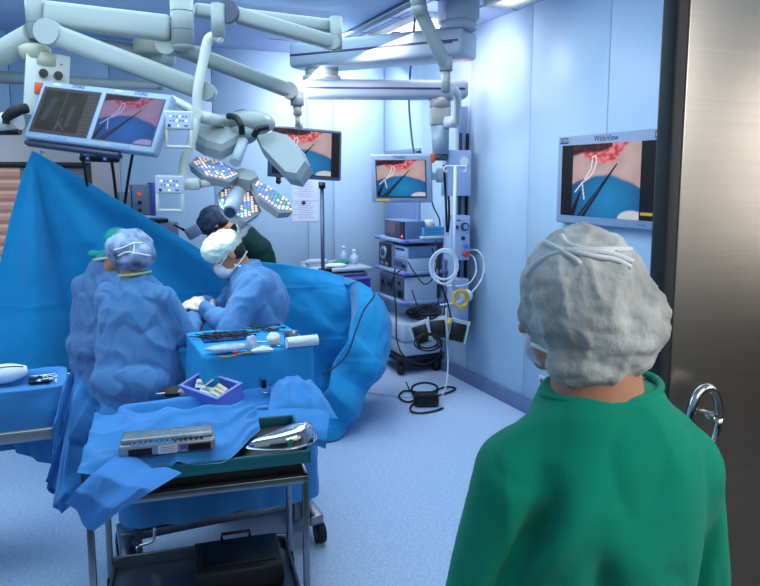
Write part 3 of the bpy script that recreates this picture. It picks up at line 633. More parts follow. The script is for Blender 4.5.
# thin dark cords from the ceiling near the corner
mb = MB(); mb.tube([P(415, 18, 4.6), P(413, 40, 5.3), P(410, 75, 5.9), P(409, 105, 6.0), P(412, 140, 6.0), P(415, 158, 6.0)], .009, 8, 5); tag(obj('cord', mb, M('blue_grey_cord', '#43597d', .6)), 'thin blue-grey cord hanging from the ceiling behind the pendant beams', 'cord')
mb = MB(); mb.cyl(P(377, 13, 6.2), P(377, 42, 6.2), .008, n=8); tag(obj('cord', mb, M('blue_grey_cord')), 'short straight cord hanging from the ceiling above the upper pendant beam', 'cord')
q = P(395, 34, 6.0); t = thing('camera_fixture', 'small dark camera-like fixture hanging above the upper pendant beam', 'fixture', TR(q)); mb = MB(); mb.box((0, 0, 0), (.07, .1, .05), bev=.012); obj('housing', mb, DGREY, t); mb = MB(); mb.cyl((0, 0, -.12), (0, 0, 0), .02); mb.cyl((0, 0, .02), (0, 0, ZC - q.z), .012, n=10); obj('stalk', mb, DGREY, t)
# ================================================================ EQUIPMENT TOWER
TX, TY, TW, TL_ = 2.67, 5.40, .44, .60        # front-left corner, depth along x, width along y
t = thing('equipment_tower', 'tall wheeled equipment tower with blue-grey shelves and lavender corner bumpers', 'equipment trolley', TR((TX + TW / 2, TY + TL_ / 2, 0)))
for k, z in enumerate((1.235, .945, .675)):
    mb = MB(); mb.box((0, 0, z), (TW, TL_, .035), bev=.01)
    sh = obj('shelf', mb, M('shelf_enamel', '#8ea5cc', .4), t)
    for sx in (-1, 1):
        for sy in (-1, 1):
            mb = MB(); mb.box((sx * (TW / 2 - .02), sy * (TL_ / 2 - .02), z), (.07, .08, .0352), bev=.015, seg=3); obj('bumper', mb, LAV, sh, label='lavender corner bumper')
for sx, sy in ((1, 1), (1, -1)):
    mb = MB(); mb.box((sx * (TW / 2 - .02), sy * (TL_ / 2 - .02), .72), (.03, .03, 1.06), bev=.004); obj('post', mb, SILV, t)
mb = MB(); mb.box((.0, 0, .40), (TW * .98, TL_ * .95, .17), bev=.02); mb.box((0, 0, .245), (TW * .9, TL_ * .88, .14), bev=.01); obj('base_housing', mb, M('base_enamel', '#b4c9e2', .4), t)
mb = MB(); mb.box((-.03, 0, .15), (TW * 1.05, TL_ * .9, .04), bev=.01); obj('base_plate', mb, DKSTEEL, t)
for sx in (-1, 1):
    for sy in (-1, 1):
        x, y = sx * TW * .42 - .03, sy * TL_ * .38
        mb = MB(); mb.cyl((x - .015, y, .05), (x + .015, y, .05), .05, n=24); mb.box((x, y, .105), (.05, .05, .05), bev=.01); obj('caster', mb, RUBBER, t)
def device(name, lab, x0, x1, y0, y1, z0, z1, mat, front, cat='medical device', mats=None):
    """box device on the tower; its front looks towards -x"""
    t = thing(name, lab, cat, BASIS((x0, (y0 + y1) / 2, (z0 + z1) / 2), (0, -1, 0), (1, 0, 0)))
    w, d, h = y1 - y0, x1 - x0, z1 - z0
    mb = MB(); mb.box((0, d / 2, 0), (w, d, h), bev=.008); obj('housing', mb, mat, t)
    mb = MB(); mb.box((0, -.004, 0), (w * .96, .01, h * .92), bev=.003); obj('front_panel', mb, front, t); return t, w, h
z1 = 1.2525
t, w, h = device('display_unit', 'grey display unit with small dark screen on the top tower shelf', 2.70, 2.90, 5.43, 5.86, z1, z1 + .165, DEVB, DGREY)
mb = MB(); mb.box((-.06, -.010, .01), (.17, .004, .11)); obj('screen', mb, M('brown_screen', '#5a4a52', .3, emit='#4a3a48', estr=.25), t)
mb = MB(); mb.box((.17, -.010, 0), (.08, .006, .15)); obj('black_strip', mb, BLACK, t)
mb = MB(); mb.cyl((.18, -.01, -.055), (.18, -.02, -.055), .012, n=12); obj('lamp_button', mb, led('red_button', '#ff5a4a', 1.2), t, label='red lit button')
z2 = .9625
t, w, h = device('light_source', 'black unit with one large dial on the middle tower shelf', 2.70, 3.0, 5.71, 5.99, z2, z2 + .235, DEVB, BLACK)
mb = MB(); mb.cyl((0, -.008, .02), (0, -.03, .02), .06, n=28); mb.cyl((0, -.03, .02), (0, -.04, .02), .035, n=20, mi=1); obj('dial', mb, [SILV, DGREY], t)
for xk in (-.06, .05): mb = MB(); mb.box((xk, -.012, -.085), (.055, .006, .025)); obj('button', mb, DEVB, t)
t, w, h = device('camera_control_unit', 'silver control unit lying lowest on the middle tower shelf', 2.72, 3.04, 5.42, 5.70, z2, z2 + .115, M('unit_case_white', '#b4c8e4', .4), M('unit_front_blue', '#5f7ca8', .4))
mb = MB(); mb.box((-.03, -.012, .0), (.16, .006, .05)); obj('window', mb, DGREY, t); mb = MB(); mb.cyl((.09, -.008, -.01), (.09, -.03, -.01), .018, n=16); obj('socket', mb, BLACK, t)
t, w, h = device('video_recorder', 'blue-grey unit stacked on the silver control unit of the tower', 2.73, 3.03, 5.42, 5.70, z2 + .116, z2 + .225, DEVB, M('unit_front_light', '#a8c4ea', .4))
mb = MB(); mb.box((-.02, -.011, .02), (.18, .005, .018)); obj('disc_slot', mb, INK, t); mb = MB(); mb.box((.07, -.011, -.025), (.03, .005, .012)); obj('indicator', mb, YEL, t)
z3 = .6925
t, w, h = device('pump_unit', 'wide dark-fronted pump unit on the lower tower shelf', 2.70, 3.03, 5.43, 5.97, z3, z3 + .215, M('unit_case_white', '#b4c8e4', .4), M('pump_front', '#46566f', .4))
for x in (-.17, -.02): mb = MB(); mb.box((x, -.012, .02), (.11, .008, .1), bev=.003); mb.cyl((x, -.014, .02), (x, -.028, .02), .022, n=18, mi=1); obj('module', mb, [DGREY, BLACK], t)
mb = MB(); mb.box((.19, -.012, -.05), (.1, .006, .06)); mb.cyl((.18, -.01, .05), (.18, -.025, .05), .014, n=14); obj('socket_panel', mb, BLACK, t)
# basket with tissue, white pad
q = V((2.985, 5.47, z1)); t = thing('storage_basket', 'pale blue slotted basket on the top tower shelf beside the display unit', 'basket', TR(q + V((0, 0, .03))))
mb = MB(); w, d, h = .23, .14, .075
for c, s in (((0, -d / 2, h / 2), (w, .006, h)), ((0, d / 2, h / 2), (w, .006, h)), ((-w / 2, 0, h / 2), (.006, d, h)), ((w / 2, 0, h / 2), (.006, d, h)), ((0, 0, .003), (w, d, .006))): mb.box(c, s)
for k in range(6):
    for r in range(2): mb.box((-.085 + k * .034, -d / 2 - .0035, .024 + r * .028), (.02, .002, .014), mi=1)
obj('tub', mb, [CYANB, M('basket_slot', '#3d90c4', .5)], t)
def crumple(c, r, seed, amp=.35, n=20):
    mb = MB(); mb.ball((0, 0, 0), r, n)
    for v in mb.bm.verts: v.co *= 1 + amp * (nz(v.co.normalized(), (1.7, 1.7, 1.7), seed) + .5 * nz(v.co.normalized(), (4, 4, 4), seed))
    for v in mb.bm.verts: v.co += V(c)
    return mb
tag(obj('tissue', crumple(q + V((-.03, 0, .125)), (.07, .05, .045), 3), TAPE), 'crumpled white tissue sticking out of the pale blue basket', 'tissue')
mb = MB(); mb.box(V((2.975, 5.47, z1 + .013)), (.26, .17, .026), bev=.01); tag(obj('folded_pad', mb, GAUZE), 'folded white pad under the pale blue basket', 'pad')
# cables and hoses on the tower
def cable(lab, pts, r, mat, sub=6, name='cable', cat='cable', group=None):
    mb = MB(); mb.tube(pts, r, 8, sub); return tag(obj(name, mb, mat), lab, cat, group)
def coil(c, rad, n, r, jit, seed, ax, ay):
    rg = random.Random(seed); pts = []
    for k in range(n * 14): a = 2 * PI * k / 14; pts.append(c + ax * (rad[0] * (1 + jit * math.sin(a * .37 + seed)) * math.cos(a)) + ay * (rad[1] * (1 + jit * math.cos(a * .53)) * math.sin(a)) + VW * (.012 * math.sin(k * .9 + seed)))
    return pts
CR, CU = CAMDIR(1, 0, 0), V((0, 0, 1))
cable('coil of white tubing hanging on the right side of the tower', coil(P(444, 266, 5.38), (.10, .125), 6, .007, .16, 1, CR, CU), .0065, WIRE, 2, 'tubing_coil', 'tubing')
cable('white hose looping from the wall column past the yellow coil', [P(468, 250, 5.78), P(478, 251, 5.7), P(484, 262, 5.66), P(482, 278, 5.62), P(472, 292, 5.6), P(458, 302, 5.62), P(440, 305, 5.7)], .008, WIRE, 6, 'hose', 'hose')
cable('inner white hose curving beside the white tubing coil', [P(466, 253, 5.78), P(474, 258, 5.7), P(476, 272, 5.66), P(468, 284, 5.62), P(452, 286, 5.64), P(438, 283, 5.7)], .007, WIRE, 6, 'hose', 'hose')
cable('coil of yellow tubing at the lower right of the tower', coil(P(461, 299, 5.42), (.055, .07), 5, .009, .14, 2, CR, CU), .010, YEL, 2, 'tubing_coil', 'tubing')
mb = MB(); mb.lathe([(.0, 0), (.05, 0), (.05, .04), (0, .04)], BASIS(P(466, 295, 5.48), CR, CU)); tag(obj('tape_reel', mb, TAPE), 'white reel beside the yellow tubing coil', 'reel')
cable('black cable loop hanging under the three foot pedals', coil(P(428, 342, 5.45), (.095, .065), 4, .006, .2, 4, CR, CU), .0065, RUBBER, 2)
cable('black cable running down the corner of the tower into a loop below', [P(395, 268, 5.88), P(394, 285, 5.85), P(396, 310, 5.85), P(397, 340, 5.82), P(404, 356, 5.75), P(420, 364, 5.68), P(434, 361, 5.65), P(441, 350, 5.64), P(443, 325, 5.66), P(445, 300, 5.68), P(440, 275, 5.75), P(432, 248, 5.74)], .0065, RUBBER)
cable('short black cable plugged into the silver control unit', [P(402, 270, 5.86), P(398, 272, 5.82), P(393, 278, 5.84), P(391, 290, 5.88)], .006, RUBBER)
for k, o in enumerate((0, 1)): cable(['black cord running down the wall column, left one of the pair', 'black cord running down the wall column, right one of the pair'][k], [P(444 + 3 * o, 165, 5.66), P(445 + 2.5 * o, 185, 5.64), P(446 + 3 * o, 205, 5.62), P(447 + 2 * o, 232, 5.66)], .010, RUBBER)
cable('curved black cord between the tower monitor and its mount', [P(430, 196, 5.62), P(434, 208, 5.6), P(439, 218, 5.6), P(440, 226, 5.6)], .006, RUBBER)
cable('dark cable bundle behind the foot pedals on the tower', coil(P(424, 312, 5.62), (.10, .045), 5, .01, .45, 6, CR, CU), .011, RUBBER, 2)
cable('pale cord dropping from the foot pedals to the floor pedal', [P(446, 308, 5.66), P(446, 330, 5.62), P(448, 360, 5.55), P(446, 385, 5.4), Pz(440, 398, .02), Pz(430, 399, .02)], .006, WIRE)
cable('black cable drooping in front of the silver units to the white coil', [P(408, 262, 5.86), P(414, 272, 5.8), P(424, 284, 5.72), P(433, 278, 5.7), P(437, 262, 5.72), P(438, 246, 5.76)], .006, RUBBER)
cable('black cable hanging from the top shelf beside the drip pole', [P(436, 240, 5.7), P(438, 262, 5.62), P(441, 285, 5.6), P(447, 300, 5.6), P(451, 318, 5.58)], .0065, RUBBER)
cable('thin black cable looping over the lower shelf edge of the tower', [P(412, 290, 5.84), P(418, 306, 5.76), P(428, 312, 5.72), P(437, 304, 5.74), P(440, 292, 5.78)], .0055, RUBBER)
# three foot pedals hanging on the tower base
proto = None
for k, (px, py, rl, lab) in enumerate(((421, 333, -.35, 'foot pedal tilted left, first of the three hanging on the tower base'), (438, 328, -.1, 'foot pedal in the middle of the three hanging on the tower base'), (458, 331, .22, 'foot pedal on the right of the three, topped by a small yellow plug'))):
    m = BASIS(P(px, py, 5.58), CAMDIR(math.cos(rl), -math.sin(rl), -.1), CAMDIR(.1, -.25, 1))
    if proto is None:
        proto = t = thing('foot_pedal', lab, 'foot pedal', m, 'white foot pedals with black pads')
        mb = MB(); mb.box((0, .02, 0), (.165, .04, .20), bev=.012); mb.box((-.075, -.01, 0), (.018, .05, .20), bev=.006); mb.box((.075, -.01, 0), (.018, .05, .20), bev=.006); obj('shell', mb, LGREY, t)
        mb = MB(); mb.box((0, -.008, -.01), (.12, .03, .15), bev=.008); obj('pad', mb, BLACK, t)
    else: dup(proto, m, lab)
mb = MB(); mb.ball(P(449, 323, 5.5), .022, 12); mb.cyl(P(449, 323, 5.5), P(449, 318, 5.52), .012); tag(obj('plug', mb, YEL), 'small yellow plug on top of the right foot pedal', 'plug')
# floor pedal
q = Pz(426, 405, 0); t = thing('floor_pedal', 'black foot pedal lying on the floor in front of the tower', 'foot pedal', TR(q, -YAW + .05))
mb = MB(); mb.box((0, 0, .05), (.20, .15, .10), bev=.035, seg=4); obj('body', mb, BLACK, t); mb = MB(); mb.box((0, -.06, .10), (.16, .05, .03), bev=.008); obj('treadle', mb, RUBBER, t)
mb = MB(); mb.tube([(-.09, .08, .04), (-.1, .1, .12), (0, .11, .15), (.1, .1, .12), (.09, .08, .04)], .009, 8, 5); obj('carry_bar', mb, RUBBER, t)
zf = .012
cable('black cable lying in loops on the floor around the floor pedal', [Pz(*c, zf) for c in ((418, 398), (408, 402), (399, 397), (404, 391), (416, 392), (428, 396), (440, 395), (452, 391), (455, 388), (446, 387), (434, 391), (424, 396), (412, 405), (411, 411), (420, 413), (434, 411), (443, 408))], .008, RUBBER)
cable('pale thin cord trailing across the floor from the drape towards the pedal', [Pz(*c, .008) for c in ((365, 392), (385, 395), (400, 396), (415, 397), (430, 394))], .005, WIRE)
cable('dark cord from the tower underside down to the floor pedal', [P(406, 382, 5.7), P(410, 390, 5.5), Pz(416, 397, .02)], .006, RUBBER)
# ================================================================ SERVICE COLUMN BY THE RIGHT WALL
t = thing('service_column', 'tall wall-side supply column with twin dark rails carrying white boxes', 'supply column', TR((3.05, 5.02, .3)))
mb = MB(); mb.box((3.045, 5.06, 1.4), (.09, .05, 2.0), bev=.006); obj('spine', mb, M('spine_enamel', '#8fa6c8', .4), t, True)
for dx in (-.035, .035): mb = MB(); mb.box((3.045 + dx, 5.02, 1.3), (.016, .03, 1.75), bev=.003); obj('rail', mb, DKSTEEL, t, True)
def colbox(lab, px0, px1, py0, py1, d=5.62):
    a, b = P(px0, py0, d), P(px1, py1, d); w = (b - a).dot(V((1, 0, 0))) / 1.0; zc, h = (a.z + b.z) / 2, a.z - b.z
    w = abs(px1 - px0) / 685 * d * 1.02
    t = thing('supply_box', lab, 'supply box', TR((min(3.095 - w / 2, (a.x + b.x) / 2), 4.88, zc)), 'white supply boxes on the column')
    mb = MB(); mb.box((0, .06, 0), (w, .12, h), bev=.006); obj('housing', mb, M('supply_box_enamel', '#a9bfe4', .4), t); return t, w, h
t, w, h = colbox('topmost white supply box with a round white disc', 449, 475, 150, 196)
mb = MB(); mb.cyl((.035, -.001, h * .25), (.035, -.012, h * .25), .042, n=30); obj('disc', mb, TAPE, t, label='round white disc')
mb = MB(); mb.cyl((-w / 2 - .045, .06, h * .4), (-w / 2, .06, h * .4), .02); mb.cyl((-w / 2 - .02, .05, h * .35), (-w / 2 - .07, .02, h * .3), .014); obj('side_fitting', mb, BLACK, t)
t, w, h = colbox('middle supply box with black knobs and one red knob', 452, 474, 216, 261)
mb = MB(); mb.cyl((.03, -.001, h * .26), (.03, -.03, h * .26), .034, n=24); mb.cyl((.03, -.03, h * .26), (.03, -.036, h * .26), .022, n=20, mi=1); obj('gauge_dial', mb, [DGREY, SILV], t)
mb = MB(); mb.cyl((-.045, -.001, h * .25), (-.045, -.016, h * .25), .018, n=18); obj('knob', mb, INK, t)
mb = MB(); mb.cyl((.02, -.001, 0), (.02, -.02, 0), .016, n=18); obj('knob', mb, INK, t)
mb = MB(); mb.cyl((.045, -.001, -h * .18), (.045, -.03, -h * .18), .018, n=18); obj('knob', mb, LAV, t, label='lavender knob')
mb = MB(); mb.cyl((.045, -.001, -h * .36), (.045, -.035, -h * .36), .024, n=18); obj('knob', mb, RED, t, label='red knob')
mb = MB(); mb.box((-.02, -.002, h * .4), (.04, .003, .01)); obj('badge', mb, INK, t)
t, w, h = colbox('lowest plain supply box beside the yellow tubing coil', 456, 473, 280, 326)
mb = MB(); mb.box((0, -.002, 0), (w * .8, .004, h * .85), bev=.001); obj('cover_panel', mb, M('supply_box_enamel'), t)
# drip pole with hooks
pz = P(454, 260, 5.45); pt = P(454, 166, 5.45); t = thing('drip_pole', 'thin white drip pole with hooks in front of the supply boxes', 'drip pole', TR((pz.x, pz.y, pz.z - .25)))
mb = MB(); mb.cyl((pz.x, pz.y, pz.z - .25), (pz.x, pz.y, pt.z), .0125); obj('pole', mb, WIRE, t, True)
for sx in (-1, 1): mb = MB(); mb.tube([V((pz.x, pz.y, pt.z)), V((pz.x, pz.y, pt.z)) + CR * .05 * sx, V((pz.x, pz.y, pt.z)) + CR * .085 * sx + CU * -.005, V((pz.x, pz.y, pt.z)) + CR * .085 * sx + CU * -.04, V((pz.x, pz.y, pt.z)) + CR * .06 * sx + CU * -.045], .006, 8, 4); obj('hook', mb, WIRE, t, True)
mb = MB(); mb.beam(V((pz.x, pz.y, pz.z - .1)), V((3.0, 5.03, pz.z - .1)), .03, .04); obj('clamp', mb, LAV, t, True)
# ================================================================ SIDE CART BEHIND THE DRAPE
t = thing('drawer_cart', 'low grey drawer cart behind the drape beside the tower', 'cart', TR((2.34, 6.25, 0)))
mb = MB(); mb.box((0, 0, .5), (.52, .42, .78), bev=.01); obj('carcass', mb, M('cart_grey', '#7c8fb5', .45), t)
for k in range(3): mb = MB(); mb.box((0, -.213, .78 - k * .22), (.48, .012, .19), bev=.004); dq = obj('drawer', mb, DGREY, t); mb = MB(); mb.box((0, -.228, .82 - k * .22), (.2, .015, .02), bev=.005); obj('handle', mb, SILV, dq)
mb = MB(); mb.box((0, 0, .925), (.60, .46, .035), bev=.012); mb.box((0, .22, .95), (.58, .015, .04), bev=.004); obj('worktop', mb, LGREY, t)
for sx in (-1, 1):
    for sy in (-1, 1): mb = MB(); mb.cyl((sx * .2 - .012, sy * .16, .05), (sx * .2 + .012, sy * .16, .05), .05); mb.box((sx * .2, sy * .16, .09), (.04, .04, .04)); obj('caster', mb, RUBBER, t)
mb = MB(); mb.box((-.31, -.1, .90), (.1, .12, .03), bev=.006); obj('side_clamp', mb, BLACK, t)
def bottle(lab, x, y, r, h, mat, cap):
    t = thing('bottle', lab, 'bottle', TR((x, y, .943)), 'bottles on the drawer cart'); mb = MB(); mb.lathe([(0, 0), (r, 0), (r, h * .65), (r * .45, h * .8), (r * .4, h)], n=20); obj('vessel', mb, mat, t)
    mb = MB(); mb.cyl((0, 0, h), (0, 0, h * 1.2), r * .45); obj('cap', mb, cap, t)
bottle('pale squat bottle with white cap on the drawer cart', 2.56, 6.30, .04, .12, M('bottle_white', '#c3d6f0', .3), TAPE)
bottle('taller pale bottle beside the tower on the drawer cart', 2.47, 6.36, .035, .15, M('bottle_pale', '#a9c4e8', .3), WIRE)
mb = MB(); mb.tube([V((2.16 + .11 * math.cos(a), 6.24 + .07 * math.sin(a), .985)) for a in [PI * .15 + PI * .9 * k / 12 for k in range(13)]], .028, 10); tag(obj('curved_dish', mb, LGREY), 'pale curved dish at the left of the drawer cart top', 'dish')
tag(obj('green_cloth', crumple(V((2.40, 6.22, .975)), (.085, .05, .03), 8), M('green_cloth', '#1c8a6e', .8)), 'small crumpled green cloth on the drawer cart', 'cloth')
tag(obj('gauze_pad', crumple(V((2.29, 6.12, .963)), (.10, .05, .02), 9), GAUZE), 'white gauze pad at the front of the drawer cart top', 'gauze')
t = thing('sharps_bin', 'low purple bin on the small shelf between drape and tower', 'bin', TR((2.44, 5.93, .0))); mb = MB(); mb.box((0, 0, .80), (.22, .14, .09), bev=.012); obj('tub', mb, M('purple_bin', '#3a3aa8', .45), t); mb = MB(); mb.box((0, 0, .852), (.235, .155, .016), bev=.006); obj('lid', mb, M('purple_lid', '#4a48b5', .45), t)
mb = MB(); mb.box((0, 0, .745), (.26, .16, .02)); mb.cyl((0, 0, .06), (0, 0, .74), .02); mb.box((0, 0, .03), (.22, .14, .06), bev=.01); obj('stand', mb, LGREY, t)
# stand pole with black knob
q = P(322, 185, 5.95); t = thing('infusion_stand', 'dark slender stand pole with black top knob before the back wall', 'stand', TR((q.x, q.y, 0)))
mb = MB(); mb.cyl((0, 0, .08), (0, 0, q.z), .017); obj('pole', mb, M('pole_blue_grey', '#43506e', .35, .6), t); mb = MB(); mb.cyl((0, 0, q.z - .03), (0, 0, q.z + .025), .03); mb.box((.02, 0, .98), (.12, .05, .06), bev=.01); obj('knob', mb, BLACK, t)
mb = MB()
for k in range(5): a = 2 * PI * k / 5; mb.beam((0, 0, .06), (.18 * math.cos(a), .18 * math.sin(a), .04), .04, .03); mb.ball((.18 * math.cos(a), .18 * math.sin(a), .03), .03, 10)
obj('base', mb, DKSTEEL, t)
# device on a stand behind the drape
q = P(142, 200, 5.55); t = thing('patient_monitor', 'grey patient monitor with purple side and red light rising behind the blue drape', 'monitor', BASIS((q.x, q.y, 0), CAMDIR(1, 0, .5), CAMDIR(-.5, 0, 1)))
z = q.z; mb = MB(); mb.box((-.0, .08, z), (.15, .16, .25), bev=.008); mb.box((-.125, .08, z - .03), (.09, .14, .19), bev=.006); obj('housing', mb, M('monitor_grey', '#6f7c95', .4), t)
mb = MB(); mb.box((.085, .07, z + .005), (.035, .18, .27), bev=.004); obj('side_cheek', mb, M('purple_cheek', '#4a4fae', .4), t, label='purple side cheek')
mb = MB(); mb.cyl((-.02, -.002, z + .05), (-.02, -.012, z + .05), .014, n=14); obj('indicator', mb, led('red_lamp', '#e0402c', .8), t, label='red indicator light')
for zk, rk in ((.02, .016), (.08, .012)): mb = MB(); mb.cyl((-.02, -.002, z - zk), (-.02, -.018, z - zk), rk, n=14); obj('knob', mb, BLACK, t)
mb = MB(); mb.box((.07, .08, z - .17), (.26, .2, .03), bev=.006); mb.box((.2, .06, z - .25), (.16, .14, .13), bev=.008, mi=1); mb.cyl((.0, .1, .05), (.0, .1, z - .16), .025); mb.cyl((0, .1, 0), (0, .1, .05), .25, n=28); obj('shelf_stand', mb, [DKSTEEL, M('monitor_grey')], t)
t = thing('flexible_arm_lamp', 'thin jointed arm with small grey head pointing at the operator behind the drape', 'arm', TR(P(175, 226, 5.5)))
mb = MB(); mb.tube([P(174, 225, 5.55), P(186, 231, 5.5), P(193, 234, 5.45)], [.008, .012, .016], 10, 4); obj('rod', mb, DKSTEEL, t, True)
mb = MB(); mb.box(P(193, 232, 5.45), (.11, .08, .09), Matrix.Rotation(-.5, 3, 'Y'), .012); obj('head', mb, M('monitor_grey'), t, True)
# ================================================================ PEOPLE
from mathutils.bvhtree import BVHTree
def bvh_of(o, m):
    me = o.data; return BVHTree.FromPolygons([m @ v.co for v in me.vertices], [tuple(p.vertices) for p in me.polygons])
def on_surface(bv, pix, off=.004):
    out = []
    for x, y in pix:
        r = ray(x, y).normalized(); h = bv.ray_cast(EYE, r)
        if h[0] is not None: out.append(h[0] + h[1] * off)
        elif out: out.append(bv.find_nearest(EYE + r * (out[-1] - EYE).length)[0] - r * off)
    return out
def RX(a): return Matrix.Rotation(a, 3, 'X')
def RZ(a): return Matrix.Rotation(a, 3, 'Z')
def head_parts(c, R, k=1.0):
    f = lambda p: V(c) + R @ (V(p) * k)
    return [E(f((0, -.012, .03)), (.076 * k, .096 * k, .09 * k), R), E(f((0, .03, -.035)), (.058 * k, .062 * k, .082 * k), R),
            K(f((0, .088, .008)), f((0, .113, -.028)), .009 * k, .015 * k), E(f((0, .078, .028)), (.05 * k, .02 * k, .012 * k), R),
            E(f((.079, -.012, -.008)), (.009 * k, .02 * k, .032 * k), R), E(f((-.079, -.012, -.008)), (.009 * k, .02 * k, .032 * k), R),
            E(f((0, .086, -.062)), (.024 * k, .012 * k, .010 * k), R), E(f((0, .07, -.095)), (.026 * k, .024 * k, .02 * k), R)]
def hand_parts(w, d, side, nrm, curl=.5, k=1.0):
    """palm, four unequal bent fingers and a thumb leaving the side of the palm. d: along the fingers, nrm: back of hand, side: +1 thumb towards d x nrm"""
    d = V(d).normalized(); n = V(nrm); n = (n - d * n.dot(d)).normalized(); s = d.cross(n) * side; out = []
    R = Matrix((s, d, n)).transposed()
    out.append(E(V(w) + d * .045 * k, (.042 * k, .052 * k, .016 * k), R)); out.append(K(V(w) - d * .01, V(w) + d * .03 * k, .026 * k, .03 * k))
    for i, ln in enumerate((.066, .076, .071, .055)):
        b = V(w) + d * (.086 - .004 * abs(i - 1.3)) * k + s * (.032 - .0215 * i) * k; p = b; a = curl * (.5 + .12 * i)
        for j, (fr, rr) in enumerate(((.45, .0086), (.32, .0078), (.23, .007))):
            q = p + (d * math.cos(a) - n * math.sin(a) + s * (.06 - .05 * i)) * ln * fr * k; out.append(K(p, q, rr * k, rr * .94 * k)); p = q; a += curl * .9
    b = V(w) + d * .028 * k + s * .034 * k; q = b + (d * .55 + s * .75 - n * .25).normalized() * .036 * k; out.append(K(b, q, .0125 * k, .0105 * k)); out.append(K(q, q + (d * .85 + s * .2 - n * .4).normalized() * .03 * k, .0102 * k, .0085 * k))
    return out
def eyes(t, c, R, k=1.0):
    for sx in (-1, 1):
        mb = MB(); p = V(c) + R @ V((sx * .031 * k, .079 * k, .008 * k)); mb.ball(p, .0125 * k, 14); mb.ball(p + R @ V((0, .0085 * k, 0)), .006 * k, 10, mi=1); obj('eye', mb, [M('eye_white', '#d8d8d4', .3), HAIR], t)
def person(label, parts, xf, voxel=.009, group=None):
    o = bpy.data.objects.new('person', blob(parts, voxel, 3)); o.data.materials.append(SKIN); o.data.name = 'person'
    COL.objects.link(o); o.matrix_world = xf; XF[o] = xf.copy(); return tag(o, label, 'person', group)
def legs(w=.1, hip=.9, seated=None):
    out = []
    for s in (-1, 1):
        if seated: h, kn, an = V((s * w, 0, seated)), V((s * w * 1.4, .30, seated - .04)), V((s * w * 1.4, .22, .09))
        else: h, kn, an = V((s * w, 0, hip)), V((s * w * 1.1, .03, hip * .54)), V((s * w * 1.1, -.02, .09))
        out += [K(h, kn, .085, .056), K(kn, an, .056, .036), E(an + V((0, .07, -.045)), (.04, .12, .04))]
    return out
def cap_folds(a=.008, s=22, off=0): return lambda p: a * nz(p, (s, s, s), off) + a * .8 * ridge(p, (s * .6, s * .6, s * .5), off + 3)
# ---- foreground person in green scrubs
q = P(601, 430, 1.30); m = BASIS((q.x, q.y, 0), CAMDIR(1, 0, .18), CAMDIR(-.18, 0, 1))
HC = V((-.055, .03, 1.53)); HR = RZ(.62) @ RX(-.12)
arms = [K((-.16, 0, 1.205), (-.23, .02, .96), .046, .04), K((.155, 0, 1.205), (.225, .02, .96), .046, .04), K((-.23, .02, .96), (-.22, .16, .80), .04, .028), K((.225, .02, .96), (.22, .16, .80), .04, .028)]
g = person('standing person in green scrubs and white bouffant cap seen from behind', head_parts(HC, HR) + [K((-.012, -.012, 1.31), HC + V((.03, -.035, -.05)), .098, .078),
    L([(V((0, 0, .88)), .15, .1), (V((0, 0, 1.0)), .14, .095), (V((0, 0, 1.2)), .15, .1), (V((0, 0, 1.27)), .12, .075), (V((0, 0, 1.33)), .07, .06)])] + arms + legs(.095, .9)
    + hand_parts((-.22, .16, .80), (-.0, .5, -.6), 1, (-.9, 0, .2), .6) + hand_parts((.22, .16, .80), (0, .5, -.6), -1, (.9, 0, .2), .6), m, .008)
eyes(g, HC, HR)
def greenfold(p):
    v = 0.
    fx = p.x + .02 * math.sin(p.z * 9)
    v += -.045 * math.exp(-((fx + .155 + .25 * (1.28 - p.z)) / .022) ** 2) * sstep(1.30, 1.1, p.z)          # arm crease
    v += .026 * math.exp(-((fx + .11 + .42 * (1.25 - p.z)) / .03) ** 2) * sstep(1.3, 1.1, p.z)
    v += -.028 * math.exp(-((fx - .19 - .05 * (1.28 - p.z)) / .025) ** 2) * sstep(1.22, 1.05, p.z)
    v += -.042 * math.exp(-((fx + .09 - .25 * (1.18 - p.z)) / .03) ** 2) * sstep(1.16, 1.04, p.z)
    return v + .006 * nz(p, (9, 9, 3), 2) + .008 * crease(p, (6, 6, 2.2), 5, 2.4) - .006 * crease(p, (8, 8, 3), 15, 2.6)
shirt = blob([L([(V((0, 0, .80)), .21, .15), (V((0, 0, .95)), .20, .145), (V((0, 0, 1.1)), .20, .15), (V((0, 0, 1.2)), .20, .145), (V((0, -.005, 1.28)), .185, .125), (V((0, -.005, 1.34)), .152, .108), (V((-.004, 0, 1.38)), .124, .094), (V((-.004, .0, 1.396)), .116, .088)]),
    K((-.178, -.01, 1.212), (-.232, .02, .96), .08, .076), K((.168, -.01, 1.215), (.232, .02, .96), .08, .078), K((-.10, -.01, 1.322), (-.172, -.005, 1.225), .058, .082), K((.10, -.01, 1.322), (.162, -.005, 1.225), .058, .082)], .009, 5, greenfold)
obj('scrub_top', shirt, SCRUB, g)
mb = MB(); mb.tube([V((-.004 + .118 * math.cos(a), .002 + .09 * math.sin(a), 1.392 + .010 * math.cos(a) + .004 * math.sin(a * 2))) for a in [2 * PI * k / 36 for k in range(37)]], .0075, 8); obj('neck_binding', mb, SCRUB, g)
obj('scrub_trousers', blob([L([(V((0, 0, .75)), .19, .14), (V((0, 0, .95)), .18, .13)])] + [K((s * .09, 0, .78), (s * .105, 0, .13), .105, .09) for s in (-1, 1)], .014, 3), SCRUB, g)
for s in (-1, 1): mb = MB(); mb.ball((s * .104, .045, .045), (.052, .14, .045), 18); obj('clog', mb, TAPE, g)
